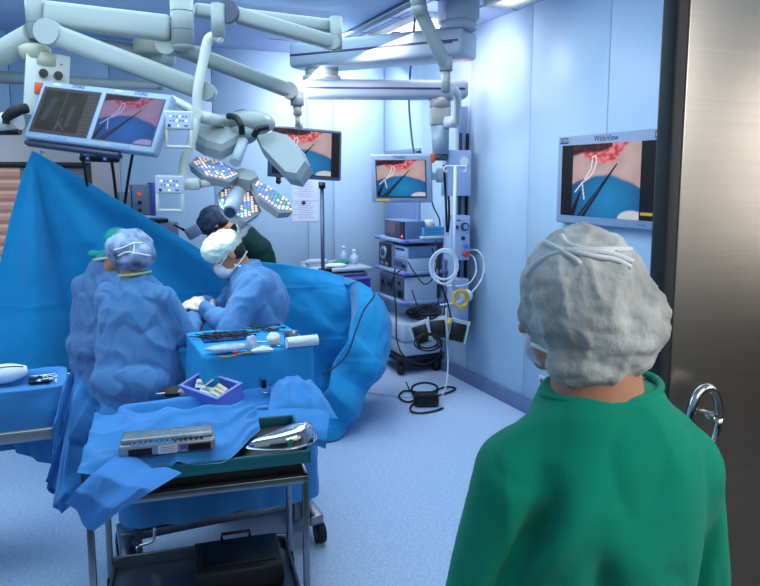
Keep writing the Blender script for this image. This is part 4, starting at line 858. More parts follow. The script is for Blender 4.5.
cap = blob([E((-.052, .0, 1.575), (.116, .135, .135)), E((-.012, -.045, 1.535), (.104, .09, .10)), E((.048, -.02, 1.568), (.046, .06, .036)), E((.040, -.03, 1.508), (.055, .055, .04)), E((-.03, -.045, 1.49), (.095, .07, .045)), E((-.05, -.045, 1.458), (.085, .06, .045)), E((.01, -.05, 1.468), (.06, .05, .04)), E((-.092, .015, 1.545), (.075, .085, .062)), E((.072, -.02, 1.512), (.03, .04, .02))], .006, 3, lambda p: .007 * nz(p, (12, 12, 12)) + .006 * crease(p, (22, 22, 8), 4, 2.4) - .004 * crease(p, (10, 10, 18), 8, 3) + .0025 * nz(p, (60, 60, 60), 2))
co = obj('bouffant_cap', cap, CAPW, g); bv = bvh_of(co, m)
for pts in ([(526, 276), (534, 266), (550, 256), (568, 251), (590, 251), (612, 254), (632, 262)], [(530, 234), (544, 242), (560, 250), (574, 258), (580, 264)], [(562, 236), (568, 245), (588, 250), (610, 250), (630, 250)], [(566, 250), (590, 256), (614, 260), (630, 268)]):
    mb = MB(); mb.tube(on_surface(bv, pts, .002), .005, 8, 5); obj('tie_band', mb, TAPE, g, True)
mb = MB(); R3 = HR; cc = lambda q: HC + R3 @ V(q)
mk = blob([E(cc((.012, .086, -.064)), (.042, .03, .04), R3), E(cc((.012, .06, -.088)), (.042, .042, .026), R3)], .006, 3); obj('face_mask', mk, MASK, g)
mb = MB(); mb.tube([cc((-.058, .06, -.05)), cc((-.085, .0, -.06)), cc((-.075, -.04, -.085)), cc((-.05, -.075, -.095))], .0045, 8, 5); mb.tube([cc((.03, -.1, -.115)), cc((.055, -.085, -.105)), cc((.08, -.03, -.085)), cc((.06, .05, -.06))], .0045, 8, 5); obj('mask_strap', mb, TAPE, g)
# ---- seated nurse from behind (bouffant cap)
def gown_blob(extra=(), k=1., zb=.22, fold=.02, off=0., lean=0., depth=1.):
    ring = [(zb, .25, .22), (.45, .265, .24), (.62, .262, .225), (.8, .25, .19), (.95, .24, .165), (1.07, .225, .15), (1.15, .19, .125), (1.21, .13, .10), (1.255, .085, .078)]
    return blob([L([(V((0, lean * max(0, z - .6), z)), rx * k, ry * k * depth) for z, rx, ry in ring])] + list(extra), .011, 4, clothfold(fold, (10, 10, 6), off))
def seated_parts(hc, hr, k=1., armsp=(), lean=0.):
    return head_parts(hc, hr, k) + [K((0, lean * .6 - .01, 1.18), hc + hr @ V((0, -.03, -.06)), .062, .055), L([(V((0, 0, .58)), .17, .13), (V((0, lean * .2, .8)), .15, .1), (V((0, lean * .45, 1.05)), .165, .105), (V((0, lean * .55, 1.17)), .12, .075), (V((0, lean * .6, 1.22)), .065, .06)])] + list(armsp) + legs(.1, .6, seated=.56)
q = P(136, 300, 3.86); m = BASIS((q.x, q.y, 0), CAMDIR(1, 0, -.22), CAMDIR(.22, 0, 1))
HC1 = V((-.02, .02, 1.375)); HR1 = RZ(-.1) @ RX(-.3)
ar1 = [K((-.18, 0, 1.12), (-.22, .12, .90), .05, .04), K((-.22, .12, .9), (-.1, .36, .96), .04, .028), K((.18, 0, 1.12), (.25, .1, .89), .05, .04), K((.25, .1, .89), (.2, .33, .96), .04, .028)]
n1 = person('seated person in blue gown and see-through bouffant cap, back towards the camera', seated_parts(HC1, HR1, 1., ar1) + hand_parts((-.1, .36, .96), (.2, .8, 0), 1, (0, 0, 1), .5) + hand_parts((.2, .33, .96), (-.2, .8, 0), -1, (0, 0, 1), .5), m)
eyes(n1, HC1, HR1)
obj('surgical_gown', gown_blob([K((-.17, 0, 1.12), (-.22, .12, .90), .085, .078), K((-.22, .12, .9), (-.11, .34, .955), .075, .05), K((.17, .0, 1.12), (.25, .1, .89), .085, .082), K((.25, .1, .89), (.205, .31, .955), .082, .055), E((.02, -.12, .66), (.24, .13, .13))], off=1., fold=.013, k=.96), GOWN, n1)
mb = MB(); mb.tube([V((.088 * math.cos(a), .0 + .082 * math.sin(a), 1.258 + .01 * math.cos(a))) for a in [2 * PI * k / 30 for k in range(31)]], .008, 8); obj('neck_binding', mb, M('yellow_green_binding', '#b9cf9a', .7), n1)
hair = blob([E(HC1 + V((0, -.02, .035)), (.09, .108, .095))], .01, 2); obj('hair', hair, HAIR, n1)
cap = blob([E((-.02, -.005, 1.405), (.122, .135, .105)), E((.01, -.045, 1.36), (.105, .09, .075)), E((.045, -.02, 1.37), (.09, .09, .07))], .008, 3, lambda p: .008 * nz(p, (20, 20, 20), 1) + .009 * ridge(p, (13, 13, 9), 7))
co = obj('bouffant_cap', cap, CAPB, n1); bv = bvh_of(co, m)
for pts in ([(114, 250), (122, 248), (132, 244), (142, 243)], [(118, 256), (128, 252), (140, 254), (150, 256)], [(133, 242), (134, 248), (133, 255)]):
    mb = MB(); mb.tube(on_surface(bv, pts, .002), .005, 6, 4); obj('tie_band', mb, TAPE, n1, True)
# ---- second nurse further left, turquoise cap
q = P(104, 300, 4.34); m = BASIS((q.x, q.y, 0), CAMDIR(1, 0, -.35), CAMDIR(.35, 0, 1)); HC2 = V((.105, .05, 1.35)); HR2 = RX(-.3)
ar2 = [K((-.16, 0, 1.1), (-.2, .1, .88), .05, .04), K((-.2, .1, .88), (-.05, .3, .95), .04, .028), K((.16, 0, 1.1), (.2, .1, .88), .05, .04), K((.2, .1, .88), (.15, .3, .95), .04, .028)]
n2 = person('seated person in blue gown with turquoise cap, half hidden behind the nearer gowned back', seated_parts(HC2, HR2, 1., ar2) + hand_parts((-.05, .3, .95), (.2, .8, 0), 1, (0, 0, 1), .5) + hand_parts((.15, .3, .95), (-.2, .8, 0), -1, (0, 0, 1), .5), m)
eyes(n2, HC2, HR2)
obj('surgical_gown', gown_blob([K((-.15, 0, 1.1), (-.2, .1, .88), .088, .085), K((-.2, .1, .88), (-.06, .28, .945), .082, .05), K((.15, 0, 1.1), (.2, .1, .88), .088, .085), K((.2, .1, .88), (.155, .28, .945), .082, .05), E((-.03, -.03, .72), (.22, .17, .13)), K((0, 0, 1.2), (.035, .01, 1.255), .088, .084)], .93, off=4., fold=.014, depth=.8), GOWN2, n2)
mb = MB(); mb.tube([V((.035 + .083 * math.cos(a), .01 + .08 * math.sin(a), 1.325 - .035 + .012 * math.cos(a))) for a in [2 * PI * k / 30 for k in range(31)]], .009, 8); obj('neck_binding', mb, M('yellow_green_binding'), n2)
cap = blob([E(HC2 + HR2 @ V((0, -.014, .04)), (.088, .108, .092), HR2), E(HC2 + V((-.085, -.05, -.055)), (.06, .03, .045)), E(HC2 + V((-.15, -.05, -.04)), (.065, .022, .024), Matrix.Rotation(.12, 3, 'Y')), E(HC2 + V((-.09, -.05, -.09)), (.035, .025, .04))], .007, 3, cap_folds(.006, 22)); obj('surgeon_cap', cap, TURQ, n2)
# ---- surgeon in white cap, looking down at the hands
fd = CAMDIR(-.94, 0, -.34); q = P(259, 300, 4.27); m = BASIS((q.x, q.y, 0), (fd.y, -fd.x, 0), fd) @ Matrix.Scale(1.02, 4)
HC3 = V((0, .185, 1.305)); HR3 = RX(-.62)
arS = [K((-.17, .05, 1.1), (-.24, .2, .90), .05, .042), K((-.24, .2, .9), (-.07, .34, 1.0), .042, .03), K((.17, .05, 1.1), (.22, .2, .9), .05, .042), K((.22, .2, .9), (.06, .33, 1.0), .042, .03)]
hL = hand_parts((-.07, .34, 1.0), (.35, .75, .12), 1, (-.35, .1, .9), .75); hRr = hand_parts((.06, .35, 1.01), (-.35, .75, .05), -1, (.35, .1, .9), .75)
s3 = person('seated surgeon in blue gown and white tied cap bending over the hands', seated_parts(HC3, HR3, 1.04, arS, .14) + hL + hRr, m, .007)
eyes(s3, HC3, HR3, 1.04)
obj('surgical_gown', gown_blob([K((-.165, .05, 1.11), (-.24, .2, .90), .092, .088), K((-.24, .2, .9), (-.095, .325, .985), .084, .05), K((.165, .05, 1.11), (.22, .2, .90), .092, .088), K((.22, .2, .9), (.08, .32, .99), .082, .05), E((0, -.05, 1.0), (.19, .13, .2)), E((-.08, .02, 1.12), (.14, .11, .10))], .95, off=8., fold=.014, lean=.12), GOWN, s3)
mb = MB(); mb.tube([V((.085 * math.cos(a), .085 + .078 * math.sin(a), 1.235 + .014 * math.sin(a + .5))) for a in [2 * PI * k / 30 for k in range(31)]], .009, 8); obj('neck_binding', mb, TAPE, s3)
cs = lambda p: HC3 + HR3 @ V(p)
cap = blob([E(cs((0, -.005, .062)), (.099, .122, .088), HR3 @ RX(.18)), E(cs((0, .03, .065)), (.092, .10, .08), HR3)], .007, 3, lambda p: .006 * ridge(p, (14, 26, 26), 2) + .004 * nz(p, (30, 30, 30)))
obj('surgeon_cap', cap, CAPG, s3)
mb = MB()
for a, b, c in (((0, -.115, .05), (-.01, -.155, .09), (-.03, -.16, .13)), ((0, -.115, .05), (0, -.16, .06), (-.03, -.215, .06)), ((0, -.115, .045), (-.02, -.15, .04), (-.05, -.185, .075))): mb.tube([cs(a), cs(b), cs(c)], [.013, .013, .016, .010], 8, 4)
obj('cap_tie', mb, TAPE, s3)
obj('hair', blob([E(cs((0, -.05, -.01)), (.083, .062, .065), HR3), E(cs((0, -.02, .03)), (.084, .095, .08), HR3)], .007, 2), HAIR, s3)
obj('face_mask', blob([E(cs((0, .085, -.055)), (.058, .045, .06), HR3), E(cs((0, .06, -.085)), (.06, .05, .04), HR3)], .006, 3), MASK, s3)
mb = MB()
for sx in (-1, 1): mb.tube([cs((sx * .055, .09, -.02)), cs((sx * .085, .01, .01)), cs((sx * .088, -.03, .05))], .004, 6, 4); mb.tube([cs((sx * .06, .06, -.09)), cs((sx * .08, -.03, -.07)), cs((sx * .05, -.10, -.05))], .004, 6, 4)
obj('mask_strap', mb, TAPE, s3)
for hp, wr in ((hand_parts((-.07, .34, 1.0), (.35, .75, .12), 1, (-.35, .1, .9), .75, 1.14), ((-.10, .315, .985), (-.07, .34, 1.0))), (hand_parts((.06, .35, 1.01), (-.35, .75, .05), -1, (.35, .1, .9), .75, 1.14), ((.08, .30, .985), (.06, .35, 1.01)))):
    obj('glove', blob(hp + [K(wr[0], wr[1], .044, .034)], .0045, 1), GLOVE, s3)
# ---- anaesthetist behind the drape
fd = CAMDIR(-.95, 0, -.15); q = P(252, 260, 5.85); m = BASIS((q.x, q.y, 0), (fd.y, -fd.x, 0), fd); HC4 = V((0, .31, 1.40)); HR4 = RX(-.9)
tl = RX(-.75)
ar4 = [K((-.15, .06, 1.25), (-.225, .21, 1.05), .044, .04), K((-.225, .21, 1.05), (-.24, .25, 1.02), .04, .04), K((-.24, .25, 1.02), (-.12, .45, .95), .042, .03), K((.15, .06, 1.25), (.225, .21, 1.05), .044, .04), K((.225, .21, 1.05), (.24, .25, 1.02), .04, .04), K((.24, .25, 1.02), (.12, .45, .95), .042, .03)]
tor = lambda k: L([(V((0, -.08, .85)), .17 * k, .12 * k), (V((0, -.09, 1.0)), .17 * k, .115 * k, RX(-.2)), (V((0, -.04, 1.18)), .19 * k, .12 * k, RX(-.5)), (V((0, .06, 1.3)), .17 * k, .10 * k, tl), (V((0, .14, 1.37)), .10 * k, .08 * k, tl), (V((0, .17, 1.385)), .07 * k, .065 * k, tl)])
b4 = person('stooping person in dark green scrubs and dark gauze cap behind the blue drape', head_parts(HC4, HR4) + [K((0, .12, 1.33), HC4 + HR4 @ V((0, -.03, -.05)), .062, .056), tor(.86)] + ar4 + legs(.1, .88) + hand_parts((-.12, .45, .95), (.2, .6, -.4), 1, (0, .3, 1), .5) + hand_parts((.12, .45, .95), (-.2, .6, -.4), -1, (0, .3, 1), .5), m)
eyes(b4, HC4, HR4)
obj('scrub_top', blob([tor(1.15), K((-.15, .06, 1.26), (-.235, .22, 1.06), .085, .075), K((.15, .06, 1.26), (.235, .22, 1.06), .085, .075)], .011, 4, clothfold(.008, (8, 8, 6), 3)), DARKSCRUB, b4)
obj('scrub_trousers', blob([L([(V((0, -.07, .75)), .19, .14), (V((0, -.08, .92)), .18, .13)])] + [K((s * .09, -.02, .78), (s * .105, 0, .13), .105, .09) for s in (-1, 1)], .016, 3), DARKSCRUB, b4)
obj('hair', blob([E(HC4 + HR4 @ V((0, -.055, -.03)), (.075, .06, .07), HR4)], .009, 2), HAIR, b4)
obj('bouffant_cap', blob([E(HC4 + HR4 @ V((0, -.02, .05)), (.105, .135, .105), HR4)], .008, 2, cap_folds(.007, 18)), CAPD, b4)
# ================================================================ THE GREAT BLUE DRAPE
def lerp_cols(cols, u):
    x = u * (len(cols) - 1); i = min(int(x), len(cols) - 2); f = x - i; return [a + (b - a) * f for a, b in zip(cols[i], cols[i + 1])]
YD = 5.2
apex = PY(32, 150, YD)
tops = [(-14, 300), (0, 262), (9, 222), (20, 182), (32, 150), (50, 160), (75, 174), (100, 189), (125, 204), (150, 219), (175, 234), (200, 249), (212, 256), (230, 259), (262, 262), (285, 264), (305, 267), (325, 271), (345, 277)]
cols = []; xmin = PY(9, 300, YD).x
for x, y in tops:
    p = PY(x, y, YD); cols.append((p.x, p.y, p.z, max(p.x, xmin + .05 * (x + 14) / 46), p.y - .02, .03))
# right end: the drape bulges towards the camera and tapers to the floor
for (xt, yt, dt), (xb_, yb_, db) in zip(((360, 282, 5.20), (374, 290, 5.12), (384, 302, 5.06), (390, 315, 5.05), (392, 326, 5.1), (390, 330, 5.4), (384, 330, 5.8)), ((300, 441, 0), (316, 441, 0), (330, 440, 0), (340, 438, 0), (346, 434, 0), (350, 420, 0), (352, 400, 0))):
    a, b = P(xt, yt, dt), Pz(xb_, yb_, .02); cols.append((a.x, a.y, a.z, b.x, b.y, b.z))
ts = [0]                        # even spacing along the top edge
for a, b in zip(cols[:-1], cols[1:]): ts.append(ts[-1] + (V(a[:3]) - V(b[:3])).length + .02)
def col_at(u):
    s = u * ts[-1]
    for i in range(len(ts) - 1):
        if s <= ts[i + 1] + 1e-9: f = (s - ts[i]) / (ts[i + 1] - ts[i]); return [a + (b - a) * f for a, b in zip(cols[i], cols[i + 1])]
    return list(cols[-1])
def drape_pt(u, v):
    c = col_at(u); a, b = V(c[:3]), V(c[3:])
    if v < .14:                  # the part lying back over the frame
        k = (1 - v / .14); w = sstep(apex.x + .9, apex.x + 1.6, a.x) * .22 * sstep(0, .12, 1 - u) + .02
        return a + V((0, w * k, -.05 * k * k - .01 * k))
    t = (v - .14) / .86
    right = sstep(1.35, 2.0, a.x)
    p = a.lerp(b, t)
    p.y -= right * .12 * math.sin(PI * min(1, t * 1.15)) * (1 if u < .93 else .3)
    # folds radiating from the peak
    dx, dz = p.x - apex.x, apex.z - p.z; rr = math.hypot(dx, dz); ang = math.atan2(dx, max(.02, dz))
    left = 1 - right
    f = (.10 * math.exp(-((ang + .05) / .10) ** 2) - .09 * math.exp(-((ang - .17) / .07) ** 2) + .05 * math.exp(-((ang - .42) / .12) ** 2) - .05 * math.exp(-((ang - .75) / .16) ** 2) + .03 * math.sin(ang * 14) * (ang > .2)) * min(1, rr / .7) * (1 if ang < .95 else max(0, 1 - (ang - .95) * 3))
    n = V((p.x, 0, p.z))
    f = f * left + .02 * nz(n, (1.6, 1, .9), 3) + .006 * flatfold(n, .30, 3.2, 1)
    f += right * (.05 * nz((p.x * 1.4 + p.z * 1.2, 0, p.z), (2.4, 1, 1.3), 7) + .05 * ridge((p.x + p.z * .9, 0, p.z * .5), (2.6, 1, 1.4), 11) + .02 * flatfold(n, .24, 3.0, 5))
    f *= sstep(0, .12, t) * (1 - .5 * sstep(.9, 1, t))
    p.y -= f
    # horizontal fold lines from packing
    if t > .02: p.y -= .006 * (1 - min(1, abs(((p.z + .12) % .42) - .21) / .012)) + left * .005 * (1 - min(1, abs(((p.x + .33) % .5) - .25) / .014))
    if v >= .999: p.z = .004 + .012 * (1 + nz(p, (5, 5, 1)))
    return p
mb = MB(); mb.grid(drape_pt, 260, 150)
o = obj('surgical_drape', mb, DRAPE); tag(o, 'large blue surgical drape peaked at the left and falling to the floor on the right', 'drape')
q = P(41, 153, 4.66); mb = MB(); mb.tube([q + V((0, .08, -.12)), q + V((0, .06, 0)), q + V((.01, .05, .02)), q + V((.025, .05, .005))], .007, 8, 4); tag(obj('drape_hook', mb, CHROME), 'small metal hook tip holding the peak of the blue drape', 'hook')
cable('dark cable lying over the right end of the blue drape', [PY(x, y, YD) if False else P(x, y, d) for x, y, d in ((372, 288, 5.04), (374, 296, 4.92), (364, 310, 4.82), (356, 330, 4.72), (348, 352, 4.63), (336, 366, 4.56), (322, 374, 4.52))], .007, M('dark_blue_cable', '#16305c', .6))
# ================================================================ DRAPED TABLES
def perim(hw, hd, r, s):
    """point and outward normal on a rounded rectangle, s in 0..1"""
    segs = []; L1, L2 = 2 * (hw - r), 2 * (hd - r); A = PI * r / 2; tot = 2 * L1 + 2 * L2 + 4 * A; d = s % 1 * tot
    corners = [((hw - r), -(hd - r)), ((hw - r), (hd - r)), (-(hw - r), (hd - r)), (-(hw - r), -(hd - r))]
    side = [(V((-(hw - r), -hd)), V((1, 0)), V((0, -1)), L1), (V((hw, -(hd - r))), V((0, 1)), V((1, 0)), L2), (V(((hw - r), hd)), V((-1, 0)), V((0, 1)), L1), (V((-hw, (hd - r))), V((0, -1)), V((-1, 0)), L2)]
    for k in range(4):
        p, t, n, ln = side[k]
        if d <= ln: return p + t * d, n
        d -= ln
        if d <= A:
            a0 = -PI / 2 + k * PI / 2; a = a0 + d / r; c = V(corners[k]); n = V((math.cos(a), math.sin(a))); return c + n * r, n
        d -= A
    return side[0][0], side[0][2]
def table_cloth(hw, hd, zt, zb, flare=.03, amp=.02, waves=9, dip=0., seed=0, r=.04, zbf=None, rim=.05, rough=.004):
    def fn(s, v):
        p, n = perim(hw, hd, r, s); L = s * 2 * PI
        if v < .4:
            k = v / .4; q = p * (k if k < .98 else 1); q = V((q.x, q.y)); edge = min(hw - abs(q.x), hd - abs(q.y))
            z = zt - dip * sstep(rim * .4, rim * 1.2, edge) + rough * 2 * nz((q.x, q.y, 0), (9, 9, 1), seed)
            return V((q.x, q.y, z))
        k = (v - .4) / .6; zbs = zb if zbf is None else zbf(p.x, p.y); z = zt - (zt - zbs) * max(0, k - .04) / .96
        w = amp * (math.sin(L * waves + seed) * .5 + nz((p.x, p.y, 0), (5, 5, 1), seed) + .4 * math.sin(L * waves * 2.3 + 1)) * sstep(.0, 1, k)
        o = flare * k + w + .006 * min(1, k * 25) + rough * 2 * flatfold((p.x, p.y, z), .16, 1.2, seed)
        return V((p.x + n.x * o, p.y + n.y * o, z + .004 * nz((p.x, p.y, z), (6, 6, 6), seed) * k))
    return fn
# instrument table
ITX, ITY, ITZ = .845, 3.645, .92
t = thing('instrument_table', 'draped instrument table in lighter blue right of the seated surgeon', 'table', TR((ITX, ITY, 0)))
mb = MB(); mb.box((0, 0, ITZ - .03), (.54, .52, .03), bev=.004); mb.cyl((0, .1, .06), (0, .1, ITZ - .04), .035); mb.box((0, 0, .05), (.5, .45, .04), bev=.01); obj('stand', mb, STEELB, t)
mb = MB(); mb.grid(table_cloth(.285, .285, ITZ, .30, .035, .018, 5, seed=2), 200, 60, closed=True); bmesh.ops.remove_doubles(mb.bm, verts=mb.bm.verts[:], dist=1e-5); obj('cloth', mb, DRAPE3, t)
zt = ITZ + .006
def forceps(lab, px, py, ang, k, op=.10, z=zt, mat=DKSTEEL, name='surgical_forceps', cat='instrument', group='forceps laid out on the instrument table', curve=0.):
    c = Pz(px, py, z); t = thing(name, lab, cat, TR(c, ang), group)
    for s in (-1, 1):
        mb = MB(); h = V((s * op * .32 * k, -.085 * k, .005)); mb.tube([V((-s * .004 * k + curve, .085 * k, .005)), V((-s * .004 * k, .04 * k, .005)), V((0, .02 * k, .005)), V((s * op * .15 * k, -.03 * k, .005)), h + V((0, .016 * k, 0))], [.0028, .0035, .005, .0036, .003], 8, 3)
        mb.tube([h + V((.016 * k * math.cos(a), .018 * k * math.sin(a), 0)) for a in [2 * PI * j / 14 for j in range(15)]], .003, 6); obj('shank', mb, mat, t)
    mb = MB(); mb.cyl((0, .02 * k, -.001), (0, .02 * k, .011), .006 * k, n=12); obj('pivot', mb, mat, t); return t
mb = MB(); c = Pz(226, 337, zt); mb.box(V((c.x, c.y, zt + .001)), (.26, .17, .006), Matrix.Rotation(-.05, 3, 'Z'), .002); tag(obj('instrument_mat', mb, M('dark_blue_mat', '#123a7e', .8)), 'dark blue mat under the row of forceps on the instrument table', 'mat')
for k, (x, y, a) in enumerate(((203, 338, 1.0), (209, 336, .95), (217, 334, 1.1), (222, 336, 1.15), (228, 333, 1.05), (234, 335, 1.2), (240, 334, 1.1))):
    forceps(['forceps at the far left corner of the instrument table', 'second forceps from the left corner of the dark blue mat', 'third forceps along the dark blue mat', 'fourth forceps along the dark blue mat, in the middle of the row', 'fifth forceps along the dark blue mat', 'sixth forceps along the dark blue mat, next to last', 'last forceps at the right end of the dark blue mat'][k], x, y, a, .95, .12, zt + .006)
for k, (x, y, a) in enumerate(((256, 329, 1.3), (264, 328, 1.2), (271, 331, 1.4))): forceps(['scissors at the back edge of the instrument table, left of three', 'scissors at the back edge of the instrument table, middle of three', 'scissors nearest the steel cup at the back of the instrument table'][k], x, y, a, .9, .2, name='surgical_scissors', group='scissors at the back of the instrument table')
for k, (x, y, a) in enumerate(((258, 343, .4), (262, 348, .9))): forceps(['ring clamp between plastic bag and gauze ball, the farther one', 'ring clamp between plastic bag and gauze ball, the nearer one'][k], x, y, a, .8, .22, name='ring_clamp', group='ring clamps on the instrument table', mat=CHROME)
c = Pz(229, 352, zt); mb = crumple((0, 0, 0), (.13, .036, .021), 12, .3, 26); mb.bm.transform(TR(c + V((0, 0, .021)), -.05)); t = obj('plastic_bag', mb, M('cloudy_plastic', '#a8c6ea', .25, nscale=30, namt=.25, spec=.8)); tag(t, 'cloudy crumpled plastic bag lying along the front of the instrument table', 'bag')
c2 = Pz(252, 344, zt + .035); mb = crumple((0, 0, 0), (.032, .025, .045), 14, .45, 20); mb.bm.transform(TR(c2, .2)); obj('bag_neck', mb, M('clear_neck', '#b8d2ee', .2, spec=.8, alpha=.75), t, True)
mb = MB(); mb.ball(Pz(235, 352, zt + .055) + V((0, -.012, 0)), (.014, .01, .010), 12); obj('red_seal', mb, RED, t, True, label='red seal')
tag(obj('gauze_ball', crumple(Pz(274, 345, zt) + V((0, 0, .03)), (.042, .04, .034), 21, .25, 24), M('cream_gauze', '#d9e0d6', .9, bump=.3, bscale=90)), 'round crumpled gauze ball in the middle of the instrument table', 'gauze')
tag(obj('gauze_strip', crumple(Pz(262, 352, zt) + V((0, 0, .012)), (.055, .026, .014), 22, .35, 22), GAUZE), 'flat crumpled gauze strip at the front of the instrument table', 'gauze')
c = Pz(291, 344, zt); t = thing('steel_cup', 'brushed steel cup standing on the instrument table', 'cup', TR(c)); mb = MB(); mb.lathe([(0, .004), (.034, .0), (.037, .065), (.039, .067), (.035, .064), (.032, .01), (0, .01)]); obj('cup', mb, STEELB, t)
c = Pz(302, 346, zt); mb = MB()
rg = random.Random(5)
mb.grid(lambda u, v: c + V(((v - .5) * .165, (.036 + .004 * nz((v * 3, u * 6, 0), (2, 2, 1))) * math.cos(2 * PI * u), .026 + (.027 + .003 * nz((v * 4, u * 5, 2), (2, 2, 1))) * math.sin(2 * PI * u))), 30, 14, closed=True)
mb.cyl(c + V((-.083, 0, .026)), c + V((-.082, 0, .026)), .03); mb.cyl(c + V((.082, 0, .026)), c + V((.083, 0, .026)), .03)
tag(obj('rolled_towel', mb, GAUZE), 'rolled white towel at the right front corner of the instrument table', 'towel')
cable('brass coloured thin tube lying at the front edge of the instrument table', [Pz(x, y, zt + .006) for x, y in ((219, 357), (228, 357), (237, 355), (246, 353), (256, 352))], .0045, M('brassy', '#a88a4a', .3, .8), 4, 'thin_tube', 'tube')
# back table with lined hollow top
BX0, BX1, BY0, BY1, BZ = .15, 1.02, 3.02, 3.335, .735
t = thing('back_table', 'blue draped steel table with hollow lined top just behind the front cart', 'table', TR(((BX0 + BX1) / 2, (BY0 + BY1) / 2, 0)))
hw, hd = (BX1 - BX0) / 2, (BY1 - BY0) / 2
mb = MB(); mb.grid(table_cloth(hw, hd, BZ, .24, .02, .016, 6, dip=.05, seed=5, r=.05, rim=.06, zbf=lambda x, y: .26 - .03 * x), 240, 64, closed=True); bmesh.ops.remove_doubles(mb.bm, verts=mb.bm.verts[:], dist=1e-5); obj('cloth', mb, DRAPE2, t)
mb = MB(); mb.box((0, .02, BZ - .075), (hw * 1.9, hd * 1.8, .03), bev=.004)
for sx in (-1, 1): mb.box((sx * (hw - .05), 0, .38), (.035, .035, .62)); mb.box((sx * (hw - .0), 0, .125), (.07, hd * 2.1, .05), bev=.006)
mb.box((0, .06, .14), (2 * hw + .05, .09, .045), bev=.006); obj('frame', mb, STEELB, t)
for sx in (-1, 1):
    for sy in (-1, 1):
        x, y = sx * (hw + .02), sy * hd * .92
        mb = MB(); mb.cyl((x - .02, y, .052), (x + .02, y, .052), .052, n=26); mb.cyl((x - .023, y, .052), (x + .023, y, .052), .03, n=20, mi=1); mb.cyl((x, y, .1), (x, y, .125), .018, mi=1); obj('caster', mb, [RUBBER, DGREY], t)
zb2 = BZ - .035
t = thing('supply_bin', 'lavender open plastic bin holding white packets on the blue back table', 'bin', BASIS((Pz(192, 392, BZ - .02) + Pz(238, 405, BZ - .02)) / 2, Pz(240, 404, BZ) - Pz(192, 387, BZ), CAMDIR(.25, .28, 1)))
w, d, h = .31, .14, .08; mb = MB()
for sx, sy, a, b in ((0, -1, w, .006), (0, 1, w, .006), (-1, 0, .006, d), (1, 0, .006, d)): mb.box((sx * w / 2, sy * d / 2, h / 2), (a, b, h), bev=.002)
mb.box((0, 0, .004), (w, d, .008)); obj('tub', mb, M('lavender_bin', '#6f7fd6', .45), t)
mb = MB()
for sx, sy, a, b in ((0, -1, w + .02, .016), (0, 1, w + .02, .016), (-1, 0, .016, d + .02), (1, 0, .016, d + .02)): mb.box((sx * w / 2, sy * d / 2, h), (a, b, .008), bev=.003)
obj('rim', mb, M('lavender_rim', '#8b9ae4', .45), t)
bm_ = XF[t]
for k, (x, y, z, a, b, c) in enumerate(((-.07, .01, .085, .5, .5, .3), (-.035, .02, .095, -.4, .3, -.5), (.0, -.02, .08, .2, .15, .2), (.06, .01, .085, -.15, .2, .1), (.095, -.02, .09, .1, -.1, .25))):
    mb = MB(); mb.box((0, 0, 0), (.085, .05, .006), bev=.002); mb.box((0, .0, .004), (.07, .012, .002), mi=1)
    mb.bm.transform(bm_ @ Matrix.Translation((x, y, z - .025)) @ Matrix.Rotation(a, 4, 'Z') @ Matrix.Rotation(b, 4, 'X') @ Matrix.Rotation(c, 4, 'Y'))
    tag(obj('packet', mb, [M('packet_white', '#dfe6ea', .6) if k < 3 else M('packet_cream', '#d8cfb0', .6), M('packet_print', '#8f8a66', .6)]), ['white packet standing at the left end of the lavender bin', 'white packet tilted across another in the lavender bin', 'white packet lying in the middle of the lavender bin', 'cream packet right of the middle in the lavender bin', 'cream packet at the right end of the lavender bin'][k], 'packet', 'packets in the lavender bin')
c = Pz(188, 395, BZ - .02); tag(obj('swab_bundle', crumple(c + V((-.02, 0, .02)), (.028, .022, .022), 31, .3), M('pinkish_gauze', '#d3c4de', .8, nscale=60, namt=.25)), 'small pinkish swab bundle left of the lavender bin', 'swab')
c = Pz(177, 396, BZ - .03); mb = MB(); mb.lathe([(0, .006), (.04, .004), (.065, .03), (.068, .03), (.043, .0), (0, 0)], Matrix.Translation(c + V((-.02, 0, .006)))); tag(obj('dark_dish', mb, BLACK), 'round black dish behind the lavender bin on the back table', 'dish')
c = Pz(161, 396, BZ); mb = MB(); mb.box(c + V((0, .01, .008)), (.045, .012, .012), bev=.003); tag(obj('towel_clip', mb, CHROME), 'small bright clip on the left back rim of the back table', 'clip')
c = Pz(264, 388, BZ); mb = MB(); mb.box(c + V((0, 0, .02)), (.022, .02, .06), bev=.003); mb.box(c + V((0, 0, .052)), (.026, .022, .008), mi=1); tag(obj('clamp_post', mb, [BLACK, CHROME]), 'short black clamp post standing right of the lavender bin', 'clamp')
forceps('steel forceps lying between the lavender bin and the black clamp post', 254, 391, 1.3, .7, .2, BZ - .02, CHROME, group=None)
